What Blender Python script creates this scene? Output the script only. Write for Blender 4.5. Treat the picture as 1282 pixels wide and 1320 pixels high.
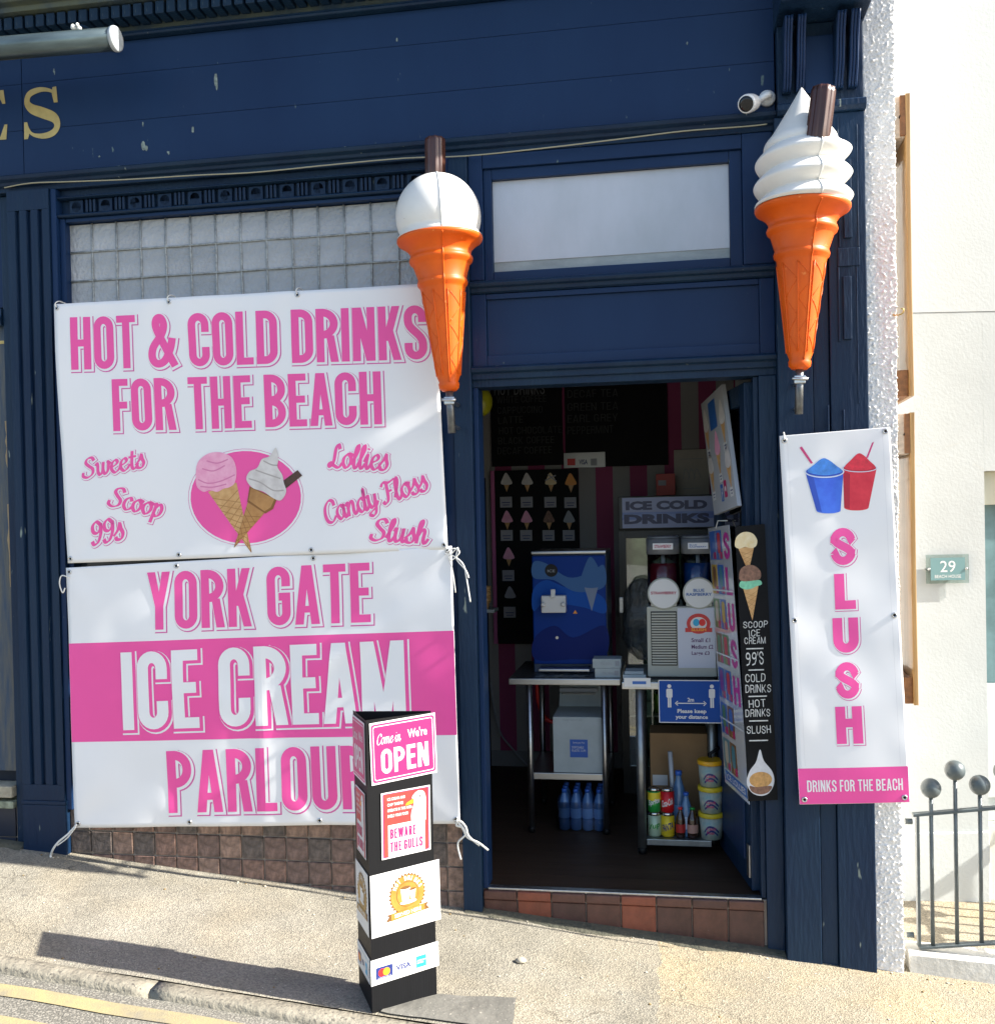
import bpy, bmesh, math, random
from mathutils import Vector, Matrix, noise
random.seed(7)
S = bpy.context.scene
for o in list(bpy.data.objects): bpy.data.objects.remove(o)
R = math.radians
# ------------------------------------------------------------------ camera
F, CXP, CYP = 1300.0, 641.0, 688.6           # focal length and principal point in photo pixels (1282 x 1320)
D, CAMZ = 4.35, 1.63
YAW, PITCH, ROLL = R(9.54), R(-0.87), R(-1.182)
def cam_axes():
    cy, sy = math.cos(YAW), math.sin(YAW)
    r = Vector((cy, sy, 0)); fw = Vector((-sy, cy, 0)); up = Vector((0, 0, 1))
    cp, sp = math.cos(PITCH), math.sin(PITCH)
    f2 = fw*cp + up*sp; u2 = up*cp - fw*sp
    cr, sr = math.cos(ROLL), math.sin(ROLL)
    return r*cr + u2*sr, u2*cr - r*sr, f2
CR, CU, CW = cam_axes()
CAM = Vector((0, -D, CAMZ))
cd = bpy.data.cameras.new('camera'); co = bpy.data.objects.new('camera', cd); S.collection.objects.link(co)
m = Matrix((CR, CU, -CW)).transposed().to_4x4(); m.translation = CAM; co.matrix_world = m
cd.sensor_fit = 'VERTICAL'; cd.sensor_height = 36; cd.lens = F/1320*36
cd.shift_y = (CYP-660)/1320; cd.clip_end = 500; cd.clip_start = 0.05
S.camera = co
# ------------------------------------------------------------------ light
SUN_DIR = Vector((-1.31, 0.036, -0.90)).normalized()      # travel direction, from the photo's shadow of the sign
w = bpy.data.worlds.new('World'); S.world = w; w.use_nodes = True
nt = w.node_tree; bg = nt.nodes['Background']; sk = nt.nodes.new('ShaderNodeTexSky'); sk.sky_type = 'NISHITA'
sk.sun_disc = False; sk.sun_elevation = math.asin(-SUN_DIR.z); sk.sun_rotation = math.atan2(-SUN_DIR.x, -SUN_DIR.y)
sk.air_density = 1.0; sk.dust_density = 1.5
nt.links.new(sk.outputs[0], bg.inputs[0]); bg.inputs[1].default_value = 0.105
sl = bpy.data.lights.new('sun', 'SUN'); sl.energy = 5.0; sl.angle = R(0.5); sl.color = (1, .95, .86)
so = bpy.data.objects.new('sun', sl); S.collection.objects.link(so); so.location = (8, -3, 8)
so.rotation_euler = SUN_DIR.to_track_quat('-Z', 'Y').to_euler()
S.view_settings.view_transform = 'Standard'; S.view_settings.look = 'None'
S.view_settings.exposure = 1.5; S.view_settings.gamma = 1
# ------------------------------------------------------------------ pixel helpers
def ray(x, y): return CW + CR*((x-CXP)/F) - CU*((y-CYP)/F)
def P(x, y, Y=0.0):
    d = ray(x, y); return CAM + d*((Y-CAM.y)/d.y)
GA, GB, GC = -0.0955, -0.178, 0.03
def gz(X, Y): return GA*X + GB + GC*min(Y, 0)
def G(x, y, dz=0.0):
    d = ray(x, y); t = (GA*CAM.x+GB+dz+GC*CAM.y-CAM.z)/(d.z-GA*d.x-GC*d.y); return CAM + d*t
# ------------------------------------------------------------------ materials
MATS = {}
def mat(name, col, rough=.5, metal=0, var=.0, vscale=8, bump=0, bscale=60, spec=.5, col2=None, stretch=(1,1,1), speck=None, coat=0, alpha=1, trans=0, detail=6, bdist=.01, subs=0):
    if name in MATS: return MATS[name]
    M = bpy.data.materials.new(name); M.use_nodes = True; n = M.node_tree.nodes; l = M.node_tree.links
    b = n['Principled BSDF']; b.inputs['Base Color'].default_value = (*col, 1); b.inputs['Roughness'].default_value = rough
    b.inputs['Metallic'].default_value = metal; b.inputs['Specular IOR Level'].default_value = spec
    b.inputs['Coat Weight'].default_value = coat; b.inputs['Alpha'].default_value = alpha
    b.inputs['Transmission Weight'].default_value = trans
    if subs: b.inputs['Subsurface Weight'].default_value = subs; b.inputs['Subsurface Radius'].default_value = (.02, .015, .01)
    tc = n.new('ShaderNodeTexCoord'); mp = n.new('ShaderNodeMapping'); mp.inputs['Scale'].default_value = stretch
    l.new(tc.outputs['Object'], mp.inputs[0])
    out = None
    if var or col2:
        nz = n.new('ShaderNodeTexNoise'); nz.inputs['Scale'].default_value = vscale; nz.inputs['Detail'].default_value = detail
        nz.inputs['Roughness'].default_value = .6
        l.new(mp.outputs[0], nz.inputs['Vector'])
        cr = n.new('ShaderNodeValToRGB'); cr.color_ramp.elements[0].position = .33; cr.color_ramp.elements[1].position = .67
        c2 = col2 or tuple(min(1, c*(1+var)) for c in col); c1 = col if col2 else tuple(c*(1-var) for c in col)
        cr.color_ramp.elements[0].color = (*c1, 1); cr.color_ramp.elements[1].color = (*c2, 1)
        l.new(nz.outputs['Fac'], cr.inputs[0]); out = cr.outputs[0]
    if speck:
        scol, sscale, sth = speck
        vn = n.new('ShaderNodeTexNoise'); vn.inputs['Scale'].default_value = sscale; vn.inputs['Detail'].default_value = 3
        l.new(mp.outputs[0], vn.inputs['Vector'])
        rp = n.new('ShaderNodeValToRGB'); rp.color_ramp.elements[0].position = sth; rp.color_ramp.elements[1].position = sth+.04
        l.new(vn.outputs['Fac'], rp.inputs[0])
        mx = n.new('ShaderNodeMixRGB'); l.new(rp.outputs[0], mx.inputs[0])
        if out: l.new(out, mx.inputs[1])
        else: mx.inputs[1].default_value = (*col, 1)
        mx.inputs[2].default_value = (*scol, 1); out = mx.outputs[0]
    if out: l.new(out, b.inputs['Base Color'])
    if bump:
        bn = n.new('ShaderNodeTexNoise'); bn.inputs['Scale'].default_value = bscale; bn.inputs['Detail'].default_value = 5
        l.new(mp.outputs[0], bn.inputs['Vector']); bp = n.new('ShaderNodeBump'); bp.inputs['Strength'].default_value = bump
        bp.inputs['Distance'].default_value = bdist; l.new(bn.outputs['Fac'], bp.inputs['Height']); l.new(bp.outputs[0], b.inputs['Normal'])
    MATS[name] = M; return M
def glass_mat(name, tint=(1, 1, 1), rough=.02, mixf=.15):
    """clear glass as transparent + a gloss coat, so light passes"""
    if name in MATS: return MATS[name]
    M = bpy.data.materials.new(name); M.use_nodes = True; n = M.node_tree.nodes; l = M.node_tree.links
    n.remove(n['Principled BSDF']); t = n.new('ShaderNodeBsdfTransparent'); t.inputs[0].default_value = (*tint, 1)
    g = n.new('ShaderNodeBsdfGlossy'); g.inputs['Roughness'].default_value = rough
    fr = n.new('ShaderNodeFresnel'); fr.inputs[0].default_value = 1.5; ad = n.new('ShaderNodeMath'); ad.inputs[1].default_value = mixf*.2
    l.new(fr.outputs[0], ad.inputs[0]); mx = n.new('ShaderNodeMixShader'); l.new(ad.outputs[0], mx.inputs[0])
    l.new(t.outputs[0], mx.inputs[1]); l.new(g.outputs[0], mx.inputs[2]); l.new(mx.outputs[0], n['Material Output'].inputs[0])
    MATS[name] = M; return M
# ------------------------------------------------------------------ mesh builder
col = S.collection
class MB:
    def __init__(s): s.v = []; s.f = []; s.m = []; s.mi = 0; s.sm = []; s.smooth = False
    def add(s, vs, fs, sm=None):
        o = len(s.v); s.v += [Vector(a) for a in vs]
        for f in fs: s.f.append([i+o for i in f]); s.m.append(s.mi); s.sm.append(s.smooth if sm is None else sm)
    def box(s, x0, x1, y0, y1, z0, z1, M=None):
        vs = [Vector(a) for a in ((x0,y0,z0),(x1,y0,z0),(x1,y1,z0),(x0,y1,z0),(x0,y0,z1),(x1,y0,z1),(x1,y1,z1),(x0,y1,z1))]
        if M: vs = [M @ a for a in vs]
        s.add(vs, [(3,2,1,0),(4,5,6,7),(0,1,5,4),(1,2,6,5),(2,3,7,6),(3,0,4,7)], False); return s
    def prism(s, poly, fn, a0, a1, sm=False):
        """poly 2D extruded; fn(p, q, a) -> xyz"""
        n = len(poly); vs = [fn(p, q, a0) for p, q in poly] + [fn(p, q, a1) for p, q in poly]
        s.add(vs, [tuple(range(n))[::-1], tuple(range(n, 2*n))], False)
        s.add(vs, [(i, (i+1) % n, n+(i+1) % n, n+i) for i in range(n)], sm); return s
    def tube(s, pts, r, n=8, caps=True, closed=False, sm=True):
        pts = [Vector(p) for p in pts]; k = len(pts); rr = r if isinstance(r, (list, tuple)) else [r]*k
        vs = []; prev = None
        for i, p in enumerate(pts):
            a = pts[(i-1) % k] if (closed or i) else p; b = pts[(i+1) % k] if (closed or i < k-1) else p
            t = (b-a).normalized()
            if prev is None:
                up = Vector((0, 0, 1)) if abs(t.z) < .9 else Vector((1, 0, 0)); u = t.cross(up).normalized()
            else: u = (prev - t*prev.dot(t)).normalized()
            prev = u; vv = t.cross(u)
            for j in range(n):
                an = 2*math.pi*j/n; vs.append(p + (u*math.cos(an)+vv*math.sin(an))*rr[i])
        fs = []
        for i in range(k if closed else k-1):
            for j in range(n):
                a = i*n+j; b = i*n+(j+1) % n; c = ((i+1) % k)*n+(j+1) % n; d = ((i+1) % k)*n+j; fs.append((a, b, c, d))
        s.add(vs, fs, sm)
        if caps and not closed: s.add(vs[:n], [tuple(range(n))[::-1]], False); s.add(vs[-n:], [tuple(range(n))], False)
        return s
    def lathe(s, prof, c=(0,0,0), n=32, M=None, fn=None, sm=True, caps=True):
        c = Vector(c); vs = []; k = len(prof)
        for i, (r, z) in enumerate(prof):
            for j in range(n):
                a = 2*math.pi*j/n; rr = fn(r, z, a) if fn else r
                q = Vector((rr*math.cos(a), rr*math.sin(a), z)); vs.append(c + (M @ q if M else q))
        fs = [(i*n+j, i*n+(j+1) % n, (i+1)*n+(j+1) % n, (i+1)*n+j) for i in range(k-1) for j in range(n)]
        s.add(vs, fs, sm)
        if caps: s.add(vs[:n], [tuple(range(n))[::-1]], False); s.add(vs[-n:], [tuple(range(n))], False)
        return s
    def sphere(s, c, r, n=20, sx=1, sy=1, sz=1):
        prof = [(max(1e-4, math.sin(math.pi*i/n)*r), -math.cos(math.pi*i/n)*r) for i in range(n+1)]
        M = Matrix.Diagonal((sx, sy, sz)); return s.lathe(prof, c, n*2, M)
    def build(s, name, mats, parent=None, bevel=0, seg=2, loc=None):
        me = bpy.data.meshes.new(name); off = Vector(loc) if loc is not None else (Vector(parent['_loc']) if parent and '_loc' in parent else Vector((0,0,0)))
        me.from_pydata([v-off for v in s.v], [], s.f)
        if not isinstance(mats, (list, tuple)): mats = [mats]
        for M in mats: me.materials.append(M)
        for p, mi, sm in zip(me.polygons, s.m, s.sm): p.material_index = mi; p.use_smooth = sm
        bm = bmesh.new(); bm.from_mesh(me)
        bmesh.ops.remove_doubles(bm, verts=bm.verts, dist=1e-6) if not bevel else None
        if bevel:
            es = [e for e in bm.edges if len(e.link_faces) == 2 and e.calc_face_angle(0) > .5]
            bmesh.ops.bevel(bm, geom=es, offset=bevel, segments=seg, affect='EDGES', profile=.6, clamp_overlap=True)
        bmesh.ops.recalc_face_normals(bm, faces=bm.faces)
        bm.to_mesh(me); bm.free()
        o = bpy.data.objects.new(name, me); col.objects.link(o)
        if parent: o.parent = parent; o['_loc'] = tuple(off)
        else:
            o['_loc'] = tuple(off); o.location = off
        return o
def bx(x0, x1, y0, y1, z0, z1): return MB().box(x0, x1, y0, y1, z0, z1)
def thing(name, label, cat, loc=(0,0,0), group=None):
    o = bpy.data.objects.new(name, None); col.objects.link(o); o.location = loc; o['_loc'] = tuple(loc); o.empty_display_size = .1
    tag(o, label, cat, group); return o
def tag(o, label=None, cat=None, group=None, kind=None):
    if label: o['label'] = label
    if cat: o['category'] = cat
    if group: o['group'] = group
    if kind: o['kind'] = kind
    return o
def piece(name, me, loc, parent, rot=None, scale=None):
    """a repeat that shares mesh data; loc in world coordinates"""
    o = bpy.data.objects.new(name, me); col.objects.link(o); o.parent = parent
    o.location = Vector(loc)-Vector(parent['_loc']); o['_loc'] = tuple(loc)
    if rot: o.rotation_euler = rot
    if scale: o.scale = scale
    return o
def mesh_of(mb, mats, bevel=0, seg=1, name='piece'):
    o = mb.build(name, mats, None, bevel, seg, loc=(0,0,0)); me = o.data; bpy.data.objects.remove(o); return me
# ------------------------------------------------------------------ flat print: strokes, lettering, pictures
def arc(cx, cy, rx, ry, a0, a1, n=8): return [(cx+rx*math.cos(R(a0+(a1-a0)*i/n)), cy+ry*math.sin(R(a0+(a1-a0)*i/n))) for i in range(n+1)]
def cat(pts, n=6, closed=False):
    k = len(pts); out = []
    for i in range(k if closed else k-1):
        p = [pts[(i+d) % k] if closed else pts[min(max(i+d, 0), k-1)] for d in (-1, 0, 1, 2)]
        for j in range(n):
            t = j/n; out.append(tuple(.5*(2*p[1][c]+(p[2][c]-p[0][c])*t+(2*p[0][c]-5*p[1][c]+4*p[2][c]-p[3][c])*t*t+(3*p[1][c]-p[0][c]-3*p[2][c]+p[3][c])*t**3) for c in (0, 1)))
    if not closed: out.append(pts[-1])
    return out
def ribbon(pts, wd, ext=0, closed=False):
    """quads along a centre line; wd a number or function of direction"""
    k = len(pts); L = []; Rr = []
    for i, p in enumerate(pts):
        a = pts[(i-1) % k] if (closed or i) else p; b = pts[(i+1) % k] if (closed or i < k-1) else p
        tx, ty = b[0]-a[0], b[1]-a[1]; d = math.hypot(tx, ty) or 1; tx /= d; ty /= d
        h = (wd(tx, ty) if callable(wd) else wd)/2; x, y = p
        if not closed and i == 0: x -= tx*ext; y -= ty*ext
        if not closed and i == k-1: x += tx*ext; y += ty*ext
        L.append((x-ty*h, y+tx*h)); Rr.append((x+ty*h, y-tx*h))
    return [[Rr[i], Rr[(i+1) % k], L[(i+1) % k], L[i]] for i in range(k if closed else k-1)]
def glyph(ch, W, s):
    h = s/2; x0, x1, y0, y1 = h, W-h, h, 1-h; rx = (x1-x0)/2; ry = min(rx*1.15, .3); mx = W/2; b = s*.92
    q = lambda a, b_, c, d, e=0, f=1: ('q', a, b_, c, d, e, f)   # bottom x range, top x range, y range
    stem = q(0, s, 0, s); hb = lambda y, xa=s*.9, xb=W: q(xa, xb, xa, xb, y, y+b)
    if ch == 'I': return s, [stem]
    if ch == 'H': return W, [stem, q(W-s, W, W-s, W), hb(.44, s*.9, W-s*.9)]
    if ch == 'T': return W*.95, [q(W*.475-h, W*.475+h, W*.475-h, W*.475+h, 0, 1-b*.9), hb(1-b, 0, W*.95)]
    if ch == 'L': return W*.82, [stem, hb(0, s*.9, W*.82)]
    if ch == 'E': return W*.84, [stem, hb(0, s*.9, W*.84), hb(.45, s*.9, W*.78), hb(1-b, s*.9, W*.84)]
    if ch == 'F': return W*.8, [stem, hb(.43, s*.9, W*.74), hb(1-b, s*.9, W*.8)]
    if ch in 'O0': return W, [('p', arc(mx, y1-ry, rx, ry, 0, 180, 12)+arc(mx, y0+ry, rx, ry, 180, 360, 12), True)]
    if ch == 'C': return W, [('p', [(x1, .64)]+arc(mx, y1-ry, rx, ry, 0, 180, 12)+arc(mx, y0+ry, rx, ry, 180, 360, 12)+[(x1, .36)], False)]
    if ch == 'G': return W, [('p', [(x1, .66)]+arc(mx, y1-ry, rx, ry, 0, 180, 12)+arc(mx, y0+ry, rx, ry, 180, 360, 12)+[(x1, .50)], False), q(mx, W, mx, W, .42, .42+b)]
    if ch == 'U': return W, [('p', [(x0, 1)]+arc(mx, y0+ry, rx, ry, 180, 360, 12)+[(x1, 1)], False)]
    if ch == 'J': return W*.8, [('p', [(W*.8-h, 1)]+arc(W*.4, y0+ry, W*.4-h, ry, 360, 180, 10), False)]
    if ch == 'D': r = min(rx*1.7, W-s); return W, [stem, ('p', [(s*.8, y1)]+arc(x1-r*.75, y1-r*.75, r*.75, r*.75, 90, 0, 8)+arc(x1-r*.75, y0+r*.75, r*.75, r*.75, 0, -90, 8)+[(s*.8, y0)], False)]
    if ch in 'PR':
        ym = .40 if ch == 'P' else .44; r = (y1-ym-h)/2; rr = min(r, x1-s*.8)
        bowl = ('p', [(s*.8, y1)]+arc(x1-rr, y1-rr, rr, rr, 90, 0, 8)+arc(x1-rr, ym+h+rr, rr, rr, 0, -90, 8)+[(s*.8, ym+h)], False)
        return W, [stem, bowl]+([q(W-s*.98, W+s*.04, W-s*1.5, W-s*.5, 0, ym+s*.4)] if ch == 'R' else [])
    if ch == 'B':
        out = [stem]
        for ya, yb in ((.5, 1), (0, .5)):
            a, c = ya+h*(1 if ya == 0 else .2), yb-h*(1 if yb == 1 else .2); rr = min((c-a)/2, x1-s*.8)*.95
            out.append(('p', [(s*.8, c)]+arc(x1-rr, c-rr, rr, rr, 90, 0, 8)+arc(x1-rr, a+rr, rr, rr, 0, -90, 8)+[(s*.8, a)], False))
        return W, out
    if ch == 'S':
        mid = [((1-t)**3*x0+3*(1-t)**2*t*x0+3*(1-t)*t*t*x1+t**3*x1, (1-t)**3*.72+3*(1-t)**2*t*.54+3*(1-t)*t*t*.48+t**3*.29) for t in [i/8 for i in range(9)]]
        return W, [('p', [(x1, .69)]+arc(mx, y1-ry, rx, ry, 0, 180, 12)+mid+arc(mx, y0+ry, rx, ry, 360, 180, 12)+[(x0, .31)], False)]
    if ch == 'A': return W*1.05, [q(0, s, W*.525-s*.58, W*.525+s*.3), q(W*1.05-s, W*1.05, W*.525-s*.3, W*.525+s*.58), q(W*.2, W*.85, W*.25, W*.8, .2, .2+b*.85)]
    if ch == 'V': return W*1.05, [q(W*.525-s*.58, W*.525+s*.3, 0, s), q(W*.525-s*.3, W*.525+s*.58, W*1.05-s, W*1.05)]
    if ch == 'W': w2 = W*1.6; a = w2*.28; return w2, [q(a-s*.5, a+s*.4, 0, s), q(a-s*.4, a+s*.5, w2/2-s*.45, w2/2+s*.4), q(w2-a-s*.5, w2-a+s*.4, w2/2-s*.4, w2/2+s*.45), q(w2-a-s*.4, w2-a+s*.5, w2-s, w2)]
    if ch == 'M': w2 = W*1.34; return w2, [stem, q(w2-s, w2, w2-s, w2), q(w2/2-s*.5, w2/2+s*.4, s*.2, s*1.1), q(w2/2-s*.4, w2/2+s*.5, w2-s*1.1, w2-s*.2)]
    if ch == 'N': return W*1.03, [stem, q(W*1.03-s, W*1.03, W*1.03-s, W*1.03), q(W*1.03-s*1.15, W*1.03-s*.1, s*.1, s*1.15)]
    if ch == 'K': return W*1.02, [stem, q(s*.5, s*1.5, W*1.0-s, W*1.0, .36, 1), q(W*1.02-s, W*1.02, s*.75, s*1.75, 0, .62)]
    if ch == 'Y': return W*1.02, [q(W*.51-h, W*.51+h, W*.51-h, W*.51+h, 0, .45), q(W*.51-h, W*.51+h*.6, 0, s, .4, 1), q(W*.51-h*.6, W*.51+h, W*1.02-s, W*1.02, .4, 1)]
    if ch == 'X': return W, [q(0, s, W-s, W), q(W-s, W, 0, s)]
    if ch == '&': return W*1.25, [('p', cat([(W*1.22, .02), (W*.72, .42), (W*.36, .74), (W*.38, .9), (W*.58, .93), (W*.72, .8), (W*.6, .62), (W*.2, .38), (W*.14, .18), (W*.36, .07), (W*.72, .12), (W*1.0, .34), (W*1.12, .55)]), False)]
    if ch == "'": return s*.8, [q(0, s*.6, 0, s*.9, .72, 1)]
    if ch == '1': return W*.6, [q(W*.6-s, W*.6, W*.6-s, W*.6), q(0, s*.6, W*.6-s, W*.6, .72, .95)]
    if ch == '2': return W, [('p', [(x0, .7)]+arc(mx, y1-ry, rx, ry, 180, 0, 10)+[(x1*.95, .58), (x0*1.2, .14)], False), hb(0, 0, W)]
    if ch == '9': return W, [('p', arc(mx, 1-h-.22, rx, .22, 0, 360, 20)[:-1], True), ('p', [(x1, .78), (x1, .4), (x1-rx*.6, .12), (x0, .04)], False)]
    return W*.5, []
def gothic(text, hgt, W=.40, s=.145, gap=.055, e=0, jit=0, italic=0):
    """polys for a word line in cap height hgt, origin at the lower left; returns (polys, width)"""
    x = 0; out = []; k = 0
    for ch in text:
        if ch == ' ': x += W*.5; continue
        wd, pr = glyph(ch, W, s); rj = random.uniform(-jit, jit); jy = random.uniform(-jit, jit)*.5
        for p in pr:
            k += 1; st = (k % 6)*.1
            if p[0] == 'q':
                _, b0, b1, t0, t1, ya, yb = p; m0 = (t0-b0)/(yb-ya); m1 = (t1-b1)/(yb-ya); k0 = math.hypot(1, m0)*e; k1 = math.hypot(1, m1)*e
                pl = [[(b0-k0-m0*e, ya-e), (b1+k1-m1*e, ya-e), (t1+k1+m1*e, yb+e), (t0-k0+m0*e, yb+e)]]
            else: pl = ribbon(p[1], s+2*e, e, p[2])
            for poly in pl: out.append(([((x+a+b*(rj+italic))*hgt, (b+jy)*hgt) for a, b in poly], st))
        x += wd+gap
    return out, (x-gap)*hgt
LOB = {
 'S': (1.12, [[(1.0,1.3),(.8,1.56),(.45,1.5),(.32,1.2),(.58,.9),(.9,.6),(.85,.2),(.45,0),(.1,.15),(.1,.42)]]),
 'w': (1.22, [[(0,.85),(.12,1.0),(.2,.8),(.22,.3),(.4,.02),(.6,.3),(.66,1)],[(.64,.9),(.66,.3),(.85,.02),(1.06,.35),(1.08,.9),(1.0,1.0),(1.25,.8)]]),
 'e': (.74, [[(.08,.45),(.45,.6),(.6,.82),(.42,1.0),(.16,.75),(.13,.3),(.38,0),(.65,.12),(.85,.45)]]),
 't': (.62, [[(.3,1.45),(.28,.3),(.45,0),(.66,.2),(.75,.4)],[(.03,1.0),(.6,1.02)]]),
 's': (.66, [[(-.05,.3),(.25,.65),(.42,1.12)],[(.42,1.0),(.48,.7),(.6,.35),(.45,.02),(.15,.03),(.08,.2)]]),
 'c': (.70, [[(.62,.75),(.45,1.0),(.16,.75),(.13,.3),(.38,0),(.65,.12),(.82,.45)]]),
 'o': (.78, [[(.4,1),(.13,.7),(.13,.3),(.4,0),(.66,.3),(.66,.7),(.45,1.0),(.8,.9)]]),
 'p': (.82, [[(.02,.85),(.15,1.0),(.2,.8),(.18,-.55)],[(.2,.6),(.45,1.0),(.68,.7),(.66,.25),(.45,0),(.22,.12)]]),
 '9': (.86, [[(.7,1.3),(.45,1.5),(.17,1.25),(.2,.85),(.48,.74),(.72,1.0),(.74,1.35),(.74,.7),(.5,.12),(.2,0),(.08,.22)]]),
 'L': (.98, [[(.66,1.3),(.5,1.6),(.34,1.3),(.34,.4),(.15,.03),(0,.15),(.1,.32),(.45,.1),(.8,0),(1.0,.3)]]),
 'l': (.48, [[(.0,.25),(.35,1.2),(.3,1.62),(.17,1.3),(.18,.3),(.36,0),(.55,.35)]]),
 'i': (.45, [[(.0,.5),(.18,1),(.18,.3),(.34,0),(.52,.35)],[(.17,1.35),(.2,1.42)]]),
 'C': (.98, [[(.92,1.15),(.85,1.48),(.55,1.58),(.22,1.2),(.14,.6),(.3,.1),(.65,0),(.95,.35)]]),
 'a': (.84, [[(.64,.8),(.4,1),(.13,.7),(.13,.3),(.35,0),(.6,.3),(.66,1.0),(.66,.3),(.8,0),(.98,.35)]]),
 'n': (.84, [[(.0,.8),(.12,1.0),(.17,.8),(.15,0)],[(.17,.5),(.4,1),(.58,.85),(.58,.25),(.74,0),(.92,.35)]]),
 'd': (.84, [[(.62,.8),(.4,1),(.13,.7),(.13,.3),(.35,0),(.6,.3),(.68,1.65),(.66,.3),(.8,0),(.98,.35)]]),
 'y': (.80, [[(.0,.85),(.12,1),(.15,.4),(.35,.05),(.6,.4),(.66,1),(.6,-.2),(.35,-.55),(.08,-.35),(.6,.0),(.85,.4)]]),
 'F': (.92, [[(.42,1.45),(.4,.3),(.15,0),(0,.18)],[(.0,1.3),(.2,1.55),(.6,1.45),(1.05,1.6)],[(.4,.8),(.75,.85)]]),
 'h': (.84, [[(.0,.25),(.32,1.3),(.26,1.65),(.15,1.3),(.14,0)],[(.16,.5),(.4,1),(.58,.85),(.58,.25),(.74,0),(.92,.35)]]),
 'm': (1.25, [[(.0,.8),(.12,1.0),(.17,.8),(.15,0)],[(.17,.5),(.38,1),(.55,.85),(.54,0)],[(.56,.5),(.78,1),(.96,.85),(.96,.25),(1.12,0),(1.3,.35)]]),
 'u': (.86, [[(.0,.75),(.12,1),(.13,.3),(.32,0),(.58,.4),(.62,1),(.62,.25),(.78,0),(.96,.35)]]),
 ' ': (.45, [])}
def script(text, xh, e=0, shear=.16, thick=.27):
    x = 0; out = []; k = 0
    for ch in text:
        adv, paths = LOB[ch]
        for pts in paths:
            k += 1
            wf = lambda tx, ty: thick*(.42+.58*abs(tx*math.sin(R(28))-ty*math.cos(R(28)))) + 2*e
            for poly in ribbon(cat(pts, 6), wf, thick*.1+e): out.append(([((x+a+b*shear)*xh, b*xh) for a, b in poly], (k % 6)*.1))
        x += adv
    return out, x*xh
_tc = {}
def sans(text, size, align='LEFT', xs=1.0, bold=0.0):
    """polys from Blender's built-in font; cap height = size"""
    key = (text, align, bold)
    if key not in _tc:
        c = bpy.data.curves.new('t', 'FONT'); c.body = text; c.size = 1; c.align_x = align; c.offset = bold; c.resolution_u = 3; c.fill_mode = 'FRONT'
        o = bpy.data.objects.new('t', c); col.objects.link(o); bpy.context.view_layer.update()
        dg = bpy.context.evaluated_depsgraph_get(); me = bpy.data.meshes.new_from_object(o.evaluated_get(dg))
        _tc[key] = [[tuple(me.vertices[i].co.xy) for i in p.vertices] for p in me.polygons]
        bpy.data.objects.remove(o); bpy.data.curves.remove(c); bpy.data.meshes.remove(me)
    k = size/.73
    return [([(x*k*xs, y*k) for x, y in p], 0) for p in _tc[key]], 0
def place(polys, x, y, rot=0, sc=1):
    c, s_ = math.cos(R(rot)), math.sin(R(rot)); pl = polys[0] if isinstance(polys, tuple) else polys
    return [([(x+(a*c-b*s_)*sc, y+(a*s_+b*c)*sc) for a, b in p], st) for p, st in pl]
def poly(*pts): return [(list(pts), 0)]
def rect(x0, y0, x1, y1): return [([(x0, y0), (x1, y0), (x1, y1), (x0, y1)], 0)]
def rrect(x0, y0, x1, y1, r): return [(arc(x1-r, y1-r, r, r, 0, 90, 5)+arc(x0+r, y1-r, r, r, 90, 180, 5)+arc(x0+r, y0+r, r, r, 180, 270, 5)+arc(x1-r, y0+r, r, r, 270, 360, 5), 0)]
def ell(cx, cy, rx, ry, n=40): return [([(cx+rx*math.cos(2*math.pi*i/n), cy+ry*math.sin(2*math.pi*i/n)) for i in range(n)], 0)]
def strokes(paths, wd): return [(p, (i % 6)*.1) for i, pts in enumerate(paths) for p in ribbon(pts, wd)]
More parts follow.
